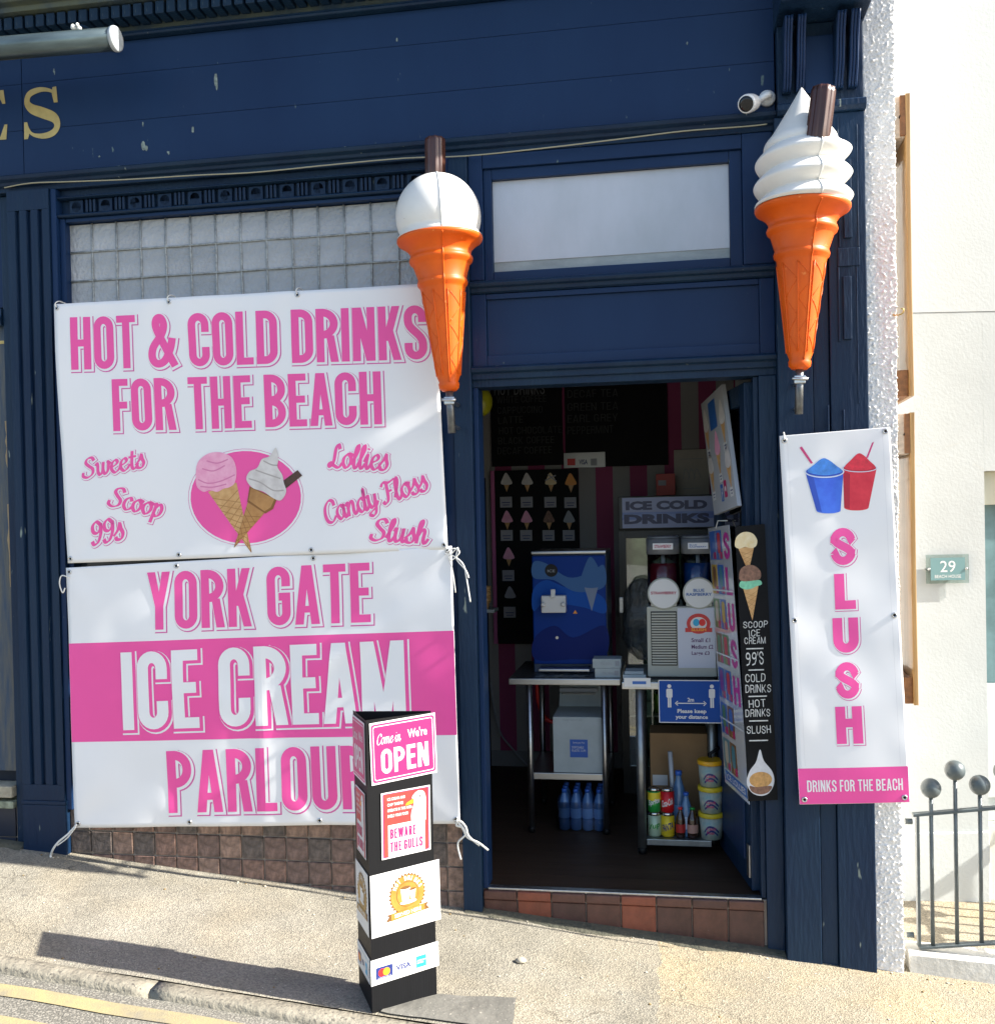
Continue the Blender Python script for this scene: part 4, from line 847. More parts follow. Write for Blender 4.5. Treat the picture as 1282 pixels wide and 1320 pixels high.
s_sh.ink('picture', [(a, b, c+2.6) for a, b, c in cup(580, 440, 82, 26, 597, 606, 50, 386, bl_, bl_d, bl_l, ((478, 342), (524, 408)))], sb_, label='picture of a blue slush cup with a straw')
eyelets(s_sh, [(.018, sh_-.02), (sw_-.018, sh_-.015), (.02, .02), (sw_-.02, .02), (.02, sh_*.5), (sw_-.02, sh_*.5)], sb_)
a = s_sh.pt(.018, sh_-.018, .003); tie(smooth3([a, a+Vector((0, 0, .015)), a+Vector((.002, .03, .03)), a+Vector((.004, .06, .035))]), sb_, .003)
# ------------------------------------------------------------------ giant cone signs
orange = mat('orange_plastic', (.77, .118, .002), .45, col2=(.62, .088, .004), vscale=5, speck=((.80, .22, .05), 40, .70), spec=.35)
ballw = mat('cream_plastic', (.80, .79, .76), .42, col2=(.70, .68, .63), vscale=3.5, speck=((.42,.40,.35), 30, .74))
choc = mat('chocolate_plastic', (.055, .018, .010), .32, var=.35, vscale=12, stretch=(1,1,.15), coat=.2)
gal_pole = mat('weathered_pole', (.16, .17, .18), .4, metal=.8, var=.3, vscale=30)
def flake_mesh(c, h, r, M3, par):
    def rf(r_, z_, a): return r_*(1+.055*math.sin(a*9+1)+.05*math.sin(a*23+z_*12))
    MB().lathe([(r*.93, 0), (r, .01)]+[(r, h*t) for t in (.3, .6, .9)]+[(r*.97, h*.985), (r*.85, h)], c, 56, M3, rf).build('chocolate_flake', choc, par)
def cone_sign(rim_l, rim_r, tip, Y, label, kind):
    a, b, t = P(*rim_l, Y), P(*rim_r, Y), P(*tip, Y); c = (a+b)/2; Rr = (b-a).length/2; ax = (c-t).normalized(); L = (c-t).length
    X_ = ax.cross(Vector((0, 1, 0))).normalized(); X_ = -X_ if X_.x < 0 else X_; Y_ = ax.cross(X_); M3 = Matrix((X_, Y_, ax)).transposed()
    if M3.determinant() < 0: M3 = Matrix((X_, -Y_, ax)).transposed()
    o = thing('ice_cream_cone_sign', label, 'sign', t)
    prof = [(.002, -.006), (.030, -.004), (.042, .008), (.044, .026), (.040, .034), (.050, .06)]
    k = Rr
    prof += [(.05+(.52*k-.05)*s_**1.05, .06+(L*.66-.06)*s_) for s_ in (.2, .4, .6, .8, 1)]
    prof += [(.53*k, L*.675), (.58*k, L*.69), (.59*k, L*.705), (.575*k, L*.72), (.56*k, L*.73), (.655*k, L*.815), (.665*k, L*.825), (.73*k, L*.84), (.745*k, L*.855), (.73*k, L*.87), (.70*k, L*.88), (.715*k, L*.905), (.79*k, L*.935), (.90*k, L*.958), (.98*k, L*.972), (1.0*k, L*.984), (1.0*k, L*.997), (.95*k, L*1.0)]
    MB().lathe(prof, t, 64, M3).build('cone', orange, o)
    rad = lambda z: next((r0+(r1-r0)*(z-z0)/(z1-z0+1e-9) for (r0, z0), (r1, z1) in zip(prof[:-1], prof[1:]) if z0 <= z <= z1), .05)
    surf = lambda z, an, dr=0: t + M3 @ Vector(((rad(z)+dr)*math.cos(an), (rad(z)+dr)*math.sin(an), z))
    for k_ in range(9):                       # moulded waffle ribs on the lower cone
        a0 = k_*2*math.pi/9+.25
        mb = MB(); mb.tube([surf(.06+(L*.64-.06)*i/10, a0, .001) for i in range(11)], .0030, 6)
        n_ = 5
        for i in range(n_):
            z0 = .06+(L*.64-.06)*i/n_; z1 = .06+(L*.64-.06)*(i+1)/n_; d = 2*math.pi/9
            mb.tube([surf(z0+(z1-z0)*q/4, a0+d*(q/4 if i % 2 else 1-q/4), .0005) for q in range(5)], .0017, 5)
        mb.build('waffle_rib', orange, o)
    seam_a = -math.pi/2+.28
    front = [surf(.03+(L*.975-.03)*i/60, seam_a, .001) for i in range(61)]
    MB().tube(front, .0032, 6).build('mould_seam', orange, o)
    top0 = t+ax*L
    if kind == 'ball':
        zc = Rr*.50; rb = Rr*1.0; pr = [(.96*Rr, -.004), (.985*Rr, .004)]+[(math.sqrt(max(rb*rb-(z-zc)**2, 1e-8))*.99, z) for z in [zc*.25+(zc+rb-zc*.25)*(1-math.cos(math.pi*i/2/24)) if False else .02+(zc+rb-.0205)*math.sin(math.pi*i/48) for i in range(25)]]
        MB().lathe(pr, top0, 64, M3).build('ice_cream_ball', ballw, o)
        MB().tube([top0+M3 @ Vector((r_*1.003*math.cos(seam_a), r_*1.003*math.sin(seam_a), z_)) for r_, z_ in pr[1:-2]], .0035, 6).build('mould_seam', ballw, o)
        flake_mesh(top0+ax*(zc+rb*.86)+M3 @ Vector((0, -.01, 0)), (P(560, 178, Y)-P(561, 240, Y)).length*.86, .040, M3 @ Matrix.Rotation(R(3), 3, 'Y'), o)
    else:
        H = (P(1035, 113, Y)-c).length*1.0; turns = 4; n, nz_ = 72, 150; mb = MB(); mb.smooth = True; vs = []
        for i in range(nz_+1):
            s_ = i/nz_; z = H*s_
            env = Rr*(1.0-.12*s_ if s_ < .46 else .945-.93*((s_-.46)/.54)**.92) if s_ < .995 else Rr*.012
            for j in range(n):
                an = 2*math.pi*j/n; ph = (s_/.50*2.6 - an/(2*math.pi)+.10) % 1.0
                ridge = 1-abs(2*ph-1)**1.5; amp = .15*(1 if s_ < .46 else max(0, 1-(s_-.46)/.14)); amp *= min(1, s_/.03+.3)
                r_ = env*(1-amp+amp*1.5*ridge-.02)
                lean = Vector((-.06*Rr*max(0, (s_-.5)/.5)**1.2, 0, 0)); vs.append(top0+M3 @ (Vector((r_*math.cos(an), r_*math.sin(an), z))+lean))
        mb.add(vs, [(i*n+j, i*n+(j+1) % n, (i+1)*n+(j+1) % n, (i+1)*n+j) for i in range(nz_) for j in range(n)]); mb.add(vs[-n:], [tuple(range(n))])
        mb.build('ice_cream_swirl', ballw, o)
        j = int((seam_a % (2*math.pi))/(2*math.pi)*n); MB().tube([vs[i*n+j]+(vs[i*n+j]-top0-ax*H*i/nz_).normalized()*.001 for i in range(0, int(nz_*.66), 2)], .0032, 6).build('mould_seam', ballw, o)
        fc = P(1052, 172, Y-.13); flake_mesh(fc-ax*.05, .05+(P(1058, 113, Y-.13)-fc).length, .043, M3 @ Matrix.Rotation(R(6), 3, 'Y'), o)
    pole_b = t-ax*.18
    MB().tube([t+ax*.02, pole_b], .016, 14).build('pole', gal_pole, o)
    cb = t-ax*.045; mb = MB(); mb.box(-.022, .022, -.018, .02, -.016, .016, Matrix.Translation(cb)); mb.build('pole_clamp', steel, o, bevel=.004)
    mb = MB(); mb.tube([cb+Vector((0, .02, 0)), Vector((cb.x, -.034 if kind == 'ball' else -.069, cb.z))], .009, 10); mb.build('wall_bracket', steel, o)
    MB().tube([cb+Vector((-.03, -.02, .004)), cb+Vector((.03, -.024, 0))], .006, 8).build('clamp_bolt', alu, o)
    mb = MB(); mb.tube([cb-ax*.10+Vector((0, 0, 0)), Vector((cb.x, -.034 if kind == 'ball' else -.069, cb.z-.10))], .008, 10); mb.build('wall_bracket', steel, o)
    return o
cone_sign((513, 312), (621, 304), (579, 503), -.20, 'giant orange cone with smooth white ball top and chocolate flake on the doorpost', 'ball')
cone_sign((972, 271), (1096, 264), (1030, 475), -.22, 'giant orange cone with white whipped swirl and chocolate flake on the pilaster', 'swirl')
# ------------------------------------------------------------------ CCTV camera, tube lamp, cable
plw = mat('white_plastic', (.78, .78, .78), .3, coat=.3)
cc = P(966, 133, -.11); o = thing('security_camera', 'small white bullet security camera fixed on the navy fascia', 'camera', cc)
mnt = P(988, 128, 0); dr = (P(948, 137, -.30)-P(978, 131, -.07)).normalized(); q = dr.to_track_quat('Z', 'Y').to_matrix()
MB().lathe([(.004, -.06), (.02, -.058), (.030, -.045), (.036, -.01), (.037, .03), (.035, .045), (.031, .046)], cc, 28, q).build('camera_body', plw, o)
MB().lathe([(.0305, .0462), (.030, .0475), (.015, .049), (.002, .0492)], cc, 28, q).build('lens', mat('lens_black', (.006,.006,.008), .08), o)
MB().tube(smooth3([cc-dr*.05, cc-dr*.075, Vector((mnt.x, -.05, mnt.z)), Vector((mnt.x, -.02, mnt.z))]), .014, 12).build('arm', plw, o)
MB().lathe([(.034, 0), (.034, .012), (.028, .022), (.012, .026)], Vector((mnt.x, -.0005, mnt.z)), 24, Matrix.Rotation(R(90), 3, 'X')).build('mount', plw, o)
lampm = mat('galvanised_tube', (.07, .10, .11), .32, metal=.7, var=.3, vscale=9, stretch=(.4,2,2), coat=.2)
la = P(-330, 90, -.30); lb2 = P(150, 50, -.30); o = thing('sign_lamp', 'dark cylindrical sign lamp mounted out over the gold letters', 'lamp', lb2)
dl = (lb2-la).normalized()
MB().tube([la, lb2], .048, 32).build('lamp_tube', lampm, o)
MB().lathe([(.052, -.012), (.053, 0), (.050, .006), (.046, .007)], lb2, 32, dl.to_track_quat('Z', 'Y').to_matrix()).build('end_cap', mat('end_cap_grey', (.42,.46,.48), .45, var=.15, vscale=20), o)
for px in (100, -200):
    k = la+dl*((P(px, 55, -.30)-la).dot(dl)); MB().tube(smooth3([k+Vector((0, 0, .03)), k+Vector((0, .02, .075)), k+Vector((0, .12, .10)), Vector((k.x, .0, k.z+.10))]), .009, 10).build('lamp_arm', navy_d, o)
k = la+dl*((P(100, 45, -.30)-la).dot(dl))+Vector((0, -.01, .048)); mb = MB()
for i in range(7): mb.sphere(k+Vector((random.uniform(-.025,.03), random.uniform(-.01,.01), random.uniform(0,.022))), random.uniform(.006,.011), 6)
mb.build('bird_dropping', mat('dropping_white', (.7,.7,.66), .9), o)
cab = mat('cream_cable', (.34,.32,.22), .6)
pts = [P(6, 242, -.03), P(40, 236, -.038)]+[P(x, y, -.045) for x, y in ((95, 234), (170, 231), (250, 226), (330, 222), (420, 213), (520, 204), (600, 201), (700, 191), (800, 179), (880, 169), (960, 163), (988, 160))]
tag(MB().tube(smooth3(pts, 5), .0030, 8).build('cable', cab, loc=pts[0]), 'thin cream cable running along under the fascia moulding', 'cable')
# ------------------------------------------------------------------ triangular pavement sign
cor_b = mat('black_corflute', (.0045, .005, .0065), .5, spec=.2, var=.15, vscale=10, bump=.12, bscale=120, stretch=(3,3,.05))
TA, TB, TC = Vector((-1.052, -.953)), Vector((-.862, -.769)), Vector((-1.156, -.773)); TZ = .93
tr = thing('pavement_sign', 'black three sided pavement sign with OPEN and BEWARE THE GULLS posters', 'sign', (-1.02, -.83, pz(-1.02, -.83)))
cen = (TA+TB+TC)/3
def face(a, b, name='panel'):
    mb = MB(); ia = a+(cen-a)*.035; ib = b+(cen-b)*.035; n_ = 10; bt_, tp = [], []
    za, zb = pz(*a)+.002, pz(*b)+.002
    vs = [(a.x, a.y, za), (b.x, b.y, zb), (b.x, b.y, TZ), (a.x, a.y, TZ+.004), (ia.x, ia.y, za), (ib.x, ib.y, zb), (ib.x, ib.y, TZ-.002), (ia.x, ia.y, TZ+.002)]
    mb.add(vs, [(0,1,2,3), (5,4,7,6), (3,2,6,7), (1,0,4,5), (0,3,7,4), (2,1,5,6)]); return mb.build(name, cor_b, tr)
face(TA, TB); face(TC, TA); face(TB, TC)
hd = lambda p, z: Vector((p.x, p.y, z))
sR = Sheet(hd(TA, 0), hd(TB-TA, 0), (0, 0, 1)); sL = Sheet(hd(TC, 0), hd(TA-TC, 0), (0, 0, 1)); sR.O += sR.N*.003; sL.O += sL.N*.003
wR, wL = (TB-TA).length, (TA-TC).length
card = mat('poster_card', (.66, .66, .65), .4); hotpink = mat('poster_pink', (.52, .016, .125), .35); gullred = mat('poster_red', (.50, .028, .035), .35, col2=(.55, .06, .035), vscale=6)
goldp = mat('print_gold', (.30, .155, .022), .4, col2=(.40, .23, .045), vscale=20); brn = mat('print_brown', (.17, .075, .02), .4); bluep = mat('print_blue', (.03, .13, .42), .4)
grey_p = mat('print_grey', (.30, .32, .36), .4); navyp = mat('print_navy', (.015, .03, .16), .4); cyanp = mat('print_cyan', (.02, .36, .62), .4); orp = mat('print_orange', (.80, .30, .02), .4); redp = mat('print_red', (.70, .02, .02), .4)
def inkpx(sh, tl, tr_, br, bl): us = [uv(sh, *p) for p in (tl, tr_, br, bl)]; return us
def poster(sh, u0, v0, u1, v1, name, items, parent, label, M=card, off=.0, rot=0):
    s2 = Sheet(sh.O+sh.N*off+sh.U*u0+sh.V*v0, sh.U*math.cos(R(rot))+sh.V*math.sin(R(rot)), sh.V*math.cos(R(rot))-sh.U*math.sin(R(rot)))
    o = s2.panel(name, u1-u0, v1-v0, M, parent, thick=.0012, label=label)
    if items: s2.ink('print', items(u1-u0, v1-v0), o)
    return o
def fit(pl, x, y, wd, h=None, rot=0):
    ps = pl[0] if isinstance(pl, tuple) else pl; xs = [p[0] for q, _ in ps for p in q]; ys = [p[1] for q, _ in ps for p in q]
    kx = wd/(max(xs)-min(xs)); ky = (h/(max(ys)-min(ys))) if h else kx
    return place([([((a-min(xs))*kx, (b-min(ys))*ky) for a, b in q], s_) for q, s_ in ps], x, y, rot)
def open_items(w_, h_): return [(rrect(w_*.02, h_*.03, w_*.98, h_*.97, h_*.05), hotpink, 0), (rrect(w_*.045, h_*.06, w_*.955, h_*.94, h_*.04), card, .6), (rrect(w_*.055, h_*.075, w_*.945, h_*.925, h_*.035), hotpink, 1.2),
    (fit(script_simple('Come in'), w_*.10, h_*.63, w_*.36, h_*.18), card, 2), (fit(sans("We're", .1, bold=.02), w_*.56, h_*.66, w_*.30, h_*.15), card, 2), (fit(gothic('OPEN', .4, W=.52, s=.17, gap=.1), w_*.15, h_*.15, w_*.72, h_*.40), card, 2)]
def script_simple(t): return script(t, .1, thick=.17, shear=.25)
def gull_items(w_, h_):
    L = [(rrect(w_*.03, h_*.02, w_*.97, h_*.98, h_*.02), hotpink, 0), (rrect(w_*.05, h_*.03, w_*.95, h_*.97, h_*.02), gullred, .5), (poly((w_*.13, .0+h_*.03), (w_*.88, h_*.03), (w_*.88, h_*.50), (w_*.13, h_*.50)), card, 1)]
    for i, t in enumerate(('ICE CREAM AND', 'CHIP THIEVES', 'OPERATE IN THIS AREA', 'SHIELD YOUR FOOD')): L.append((fit(sans(t, .01, bold=.02), w_*.12, h_*(.87-.085*i), w_*(.36, .32, .50, .42)[i], h_*.045), card, 1.6))
    g = cat([(w_*.60, h_*.48), (w_*.60, h_*.62), (w_*.66, h_*.78), (w_*.62, h_*.86), (w_*.72, h_*.94), (w_*.85, h_*.93), (w_*.905, h_*.82), (w_*.90, h_*.62), (w_*.90, h_*.48)], 5)
    L += [([(g, 0)], card, 2.2), (poly((w_*.66, h_*.85), (w_*.66, h_*.77), (w_*.48, h_*.75), (w_*.50, h_*.79)), orp, 2.8), (ell(w_*.79, h_*.86, w_*.018, w_*.018, 12), black, 3)]
    L += [(fit(gothic('BEWARE', .1, gap=.1, s=.17), w_*.17, h_*.29, w_*.52, h_*.15), hotpink, 2), (fit(gothic('THE GULLS', .1, gap=.1, s=.17), w_*.17, h_*.09, w_*.66, h_*.15), hotpink, 2)]
    return L
def badge_items(w_, h_):
    cx_, cy_, r = w_*.52, h_*.57, h_*.31
    star = [(cx_+(r*1.12 if i % 2 else r*1.0)*math.cos(2*math.pi*i/64), cy_+(r*1.12 if i % 2 else r*1.0)*math.sin(2*math.pi*i/64)) for i in range(64)]
    L = [([(star, 0)], brn, 0), (ell(cx_, cy_, r*.99, r*.99), goldp, .6), (ell(cx_, cy_, r*.66, r*.66), brn, 1.2), (ell(cx_, cy_, r*.63, r*.63), goldp, 1.8)]
    for i, ch in enumerate('HOT DRINKS'):
        if ch == ' ': continue
        an = R(155-130*i/9); g_ = gothic(ch, r*.24, W=.6, s=.2); L.append((place(g_, cx_+r*.72*math.cos(an)+r*.07*math.cos(an+math.pi/2), cy_+r*.72*math.sin(an), math.degrees(an)-90), card, 2.4))
    L += [(poly((cx_-r*.42, cy_+r*.35), (cx_-r*.32, cy_-r*.35), (cx_+r*.08, cy_-r*.35), (cx_+r*.18, cy_+r*.35)), card, 2.4), (ell(cx_-r*.12, cy_+r*.35, r*.30, r*.08), brn, 3), (poly((cx_+r*.1, cy_+r*.2), (cx_+r*.2, cy_-r*.3), (cx_+r*.42, cy_-r*.3), (cx_+r*.5, cy_+r*.2)), card, 2.8), (ell(cx_+r*.3, cy_+r*.2, r*.20, r*.06), brn, 3.4), (ell(cx_+r*.03, cy_-r*.42, r*.5, r*.1), card, 3.2)]
    L += [(poly((cx_-r*1.3, cy_-r*1.2), (cx_-r*1.1, cy_-r*.95), (cx_-r*1.25, cy_-r*.85), (cx_+r*1.25, cy_-r*.70), (cx_+r*1.12, cy_-r*.85), (cx_+r*1.3, cy_-r*1.05)), brn, 3), (poly((cx_-r*1.0, cy_-r*1.2), (cx_-r*1.0, cy_-r*.85), (cx_+r*1.0, cy_-r*.72), (cx_+r*1.0, cy_-r*1.06)), goldp, 3.6), (fit(sans('SERVED HERE', .1, bold=.02), cx_-r*.8, cy_-r*1.10, r*1.6, r*.20, 3), card, 4.2)]
    return L
def cards_items(w_, h_):
    L = [(fit(sans('We accept all major credit and debit cards', .01), w_*.03, h_*.78, w_*.92, h_*.12), cyanp, 0)]
    L += [(rrect(w_*.07, h_*.20, w_*.31, h_*.66, h_*.05), navyp, 0), (ell(w_*.155, h_*.43, h_*.155, h_*.155), redp, .6), (ell(w_*.22, h_*.43, h_*.155, h_*.155), orp, 1.2), (fit(sans('mastercard', .01), w_*.10, h_*.22, w_*.18, h_*.06), card, 1.8)]
    L += [(fit(sans('VISA', .05, bold=.03), w_*.36, h_*.32, w_*.22, h_*.22), navyp, 0), (rect(w_*.66, h_*.18, w_*.81, h_*.64), cyanp, 0), (fit(sans('AMERICAN\nEXPRESS', .01, bold=.02), w_*.67, h_*.33, w_*.13, h_*.16), card, .6)]
    L += [(strokes([[(w_*.90+h_*r_*math.cos(t), h_*.52+h_*r_*math.sin(t)) for t in [-.8+i*.2 for i in range(9)]] for r_ in (.06, .12, .18)], h_*.02), grey_p, 0), (fit(sans('Pay', .01, bold=.02), w_*.86, h_*.18, w_*.10, h_*.10), grey_p, 0)]
    return L
specs = [('open_poster', ((478, 932), (560, 921), (565, 998), (478, 1012)), open_items, 'pink poster reading Come in We are OPEN'), ('gull_poster', ((491, 1022), (553, 1012), (555, 1095), (491, 1108)), gull_items, 'red and pink poster reading BEWARE THE GULLS'),
         ('hot_drinks_poster', ((478, 1127), (567, 1110), (567, 1188), (478, 1208)), badge_items, 'white poster with gold HOT DRINKS SERVED HERE badge'), ('card_payment_poster', ((478, 1237), (565, 1215), (565, 1246), (478, 1271)), cards_items, 'white strip with payment card logos')]
for nm, cs, fn, lb_ in specs:
    us = [uv(sR, *c) for c in cs]; u0 = (us[0][0]+us[3][0])/2; u1 = (us[1][0]+us[2][0])/2; v0 = (us[2][1]+us[3][1])/2; v1 = (us[0][1]+us[1][1])/2
    poster(sR, u0, v0, u1, v1, nm, fn, tr, lb_, rot=(1.2, -.6, .4, .2)[specs.index((nm, cs, fn, lb_))], off=.001)
    if nm == 'gull_poster': a_, b_ = .035, wL-.03
    else: a_, b_ = .004, wL-.012
    poster(sL, a_, v0, b_, v1, nm, fn, tr, lb_+' on the other face', off=.001)

# ================================================================== RIGHT SIDE: house, yard, railings, boards
hu = Vector((math.cos(YAW), math.sin(YAW), 0)); hn = Vector((math.sin(YAW), -math.cos(YAW), 0)); H0 = Vector((1.0, .79, 0))
HM = Matrix((hu, -hn, Vector((0,0,1)))).transposed().to_4x4(); HM.translation = H0
hsh = Sheet(H0, hu, (0,0,1))
house = thing('white_house', 'white rendered house with a recessed doorway beyond the iron railings', 'house', (2.5, 1.2, -.28))
hw = mat('house_render', (.46, .485, .48), .85, var=.03, vscale=2, bump=.12, bscale=70); hw2 = mat('house_render_low', (.43, .455, .45), .85, var=.05, vscale=3, bump=.12, bscale=70)
def hbox(name, u0, u1, n0, n1, z0, z1, M, par=house, bev=0):
    mb = MB(); mb.box(u0, u1, n0, n1, z0, z1, HM); return mb.build(name, M, par, bevel=bev)
ou = uv(hsh, 1268, 640)[0]; zs = uv(hsh, 1230, 402)[1]; zt = uv(hsh, 1270, 607)[1]; zl = uv(hsh, 1275, 650)[1]; zg = uv(hsh, 1275, 885)[1]; zb_ = uv(hsh, 1275, 1066)[1]; zp = uv(hsh, 1220, 1072)[1]
hbox('wall', -.6, ou, 0, .3, zp, zs-.002, hw2); hbox('wall', -.6, 5, -.002, .3, zs, 6.5, hw); hbox('wall', ou+.0005, 5, 0, .3, zt, zs-.002, hw2); hbox('wall', ou+1.0, 5, 0, .3, zp, zt-.001, hw2)
hbox('plinth', -.6, ou, -.012, .3, -.6, zp-.001, hw, bev=.006); hbox('plinth', ou+1.0, 5, -.012, .3, -.6, zp-.001, hw, bev=.006); hbox('door_step', ou+.001, ou+.999, .02, .3, -.6, zb_, mat('step_paint', (.62,.60,.52), .8, var=.1))
dr_ = hbox('house_door', ou+.001, ou+.999, .09, .14, zb_+.002, zg, mat('door_paint', (.55,.58,.56), .45), bev=.003)
hbox('door_glass', ou+.03, ou+.97, .095, .13, zg+.002, zl-.002, mat('door_glass_teal_reflection', (.13,.21,.22), .12, var=.2, vscale=8), dr_); hbox('glazing_bar', ou+.001, ou+.029, .085, .14, zg+.001, zl-.001, MATS['door_paint'], dr_)  # teal in the glass colour stands in for a reflection
hbox('lintel_board', ou+.001, ou+.999, .05, .14, zl, zt-.001, mat('lintel_cream', (.55,.52,.40), .7), house); hbox('door_moulding', ou+.035, ou+.30, .078, .089, zb_+.12, zg-.12, MATS['door_paint'], dr_, .004)
# cracks in the render
hsh2 = Sheet(H0+hn*.001, hu, (0,0,1)); ck = mat('render_crack', (.5,.5,.46), .9)
hsh2.ink('render_crack', [(strokes([[uv(hsh, *p) for p in q] for q in ([(1188, 570), (1198, 575), (1210, 582), (1222, 575), (1236, 571)], [(1253, 598), (1264, 603), (1269, 608)])], .0016), ck, 0)], house)
# plaque
tealp = mat('plaque_teal', (.14, .25, .26), .25); 
pc = [uv(hsh, 1190, 715), uv(hsh, 1245, 751), uv(hsh, 1195.5, 719), uv(hsh, 1240, 747)]
pm = Vector(((pc[0][0]+pc[1][0])/2, (pc[0][1]+pc[1][1])/2)); psh = Sheet(H0+hn*.026, hu, (0,0,1))
pq = thing('house_plaque', 'clear and teal plaque reading 29 BEACH HOUSE on the white wall', 'plaque', psh.pt(pm.x, pc[1][1]))
psh.panel('acrylic_plate', pc[1][0]-pc[0][0], pc[0][1]-pc[1][1], glass_mat('acrylic', (.80,.88,.87), .05, .3), pq, thick=.006, u0=pc[0][0], v0=pc[1][1])
psh.ink('plaque_print', [(rect(pc[2][0], pc[3][1], pc[3][0], pc[2][1]), tealp, 0), (fit(sans('29', .1), pc[2][0]+(pc[3][0]-pc[2][0])*.28, pc[3][1]+(pc[2][1]-pc[3][1])*.36, (pc[3][0]-pc[2][0])*.44, (pc[2][1]-pc[3][1])*.50), card, 1), (fit(sans('BEACH HOUSE', .1), pc[2][0]+(pc[3][0]-pc[2][0])*.12, pc[3][1]+(pc[2][1]-pc[3][1])*.10, (pc[3][0]-pc[2][0])*.76, (pc[2][1]-pc[3][1])*.14), card, 1)], pq, label='teal print 29 BEACH HOUSE')
for u_ in (pc[0][0]+.012, pc[1][0]-.012): MB().lathe([(.007, -.026), (.007, .003), (.004, .006)], psh.pt(u_, pm.y), 14, hn.to_track_quat('Z', 'Y').to_matrix()).build('bolt', steel, pq)
# yard and its white kerb
yard = grid_sheet('yard', .90, 7, .05, 3, 60, 30, lambda X, Y: -.275-.05*max(0, X-1.2)+.004*noise.noise(Vector((X*3, Y*3, 0))), pav_m); tag(yard, kind='structure')
pk = mat('white_painted_stone', (.66,.64,.58), .75, var=.15, vscale=9, bump=.3, bscale=40, speck=((.25,.22,.16), 22, .72))
def yk(x0, x1):
    mb = MB(); pts = [(-.012, -.6), (-.012, -.012), (-.004, 0), (.11, 0), (.11, -.6)]
    mb.prism(pts, lambda p, q, a: (a, p, (q-.187-.06*(a-.95)) if q > -.5 else -.6), x0, x1); return mb
yk_o = yk(.953, 2.4).build('yard_wall', pk, loc=(1.5, .05, -.35)); tag(yk_o, 'low white painted stone kerb under the iron railings', 'kerb stone')
# railings
iron = mat('grey_iron_paint', (.085, .105, .11), .38, var=.2, vscale=14, bump=.15, bscale=60)
rl = thing('railing', 'grey iron railing with ball finials standing on the white kerb', 'railing', (1.5, .03, -.19)); RY = .03
zr = lambda z, X: z-.0*(X-1)
t0 = P(1178, 1050, RY); bz = P(1185, 1221, RY).z; rx0 = P(1182, 1100, RY).x; slope = (P(1282, 1041, RY).z-t0.z)/(P(1282, 1041, RY).x-t0.x)
zt_ = lambda X: t0.z+slope*(X-t0.x); zb2 = lambda X: bz+(P(1282, 1215, RY).z-bz)/(P(1282, 1215, RY).x-rx0)*(X-rx0)
def bar(x0, z0, x1, z1, hw_, hh, name):
    mb = MB(); mb.prism([(-hw_, -hh), (hw_, -hh), (hw_, hh), (-hw_, hh)], lambda p, q, a: (x0+(x1-x0)*a, RY+p, z0+(z1-z0)*a+q), 0, 1); return mb.build(name, iron, rl, bevel=.002)
bar(rx0-.018, zt_(rx0-.018), 2.35, zt_(2.35), .016, .006, 'top_rail'); bar(rx0, zb2(rx0), 2.35, zb2(2.35), .016, .005, 'bottom_rail')
bx(rx0-.006, rx0+.006, RY-.016, RY+.016, zb2(rx0)+.005, zt_(rx0)-.006).build('end_post', iron, rl, bevel=.002)
for zz in (zt_(rx0)-.03, zb2(rx0)+.05): MB().tube([(rx0-.02, RY, zz), (.95, RY, zz)], .012, 8).build('wall_bolt', iron, rl)
fin = mesh_of(MB().sphere((0, 0, 0), .041, 14), iron)
xs = [P(1200, 1100, RY).x, P(1231, 1100, RY).x, P(1263, 1100, RY).x]; stp_ = (xs[2]-xs[0])/2
tops = [P(1200, 1016, RY).z, P(1231, 993, RY).z, P(1263, 1012, RY).z]
for i in range(13):
    X = xs[0]+stp_*i; zt2 = (tops[i] if i < 3 else (tops[1] if i % 2 else tops[2])); 
    MB().tube([(X, RY, zb2(X)+.005), (X, RY, zt2-.038)], .0085, 12).build('bar', iron, rl); piece('finial', fin, (X, RY, zt2), rl, scale=(1, 1, 1.0))
RX = 2.33
bx(RX-.016, RX+.016, RY+.018, .98, zt_(RX)-.006, zt_(RX)+.006).build('top_rail', iron, rl, bevel=.002); bx(RX-.016, RX+.016, RY+.018, .98, zb2(RX)-.005, zb2(RX)+.005).build('bottom_rail', iron, rl, bevel=.002)
for i in range(9):
    Y = .12+.1*i; zt2 = tops[1+i % 2]; MB().tube([(RX, Y, zb2(RX)+.005), (RX, Y, zt2-.038)], .0085, 10).build('bar', iron, rl); piece('finial', fin, (RX, Y, zt2), rl)
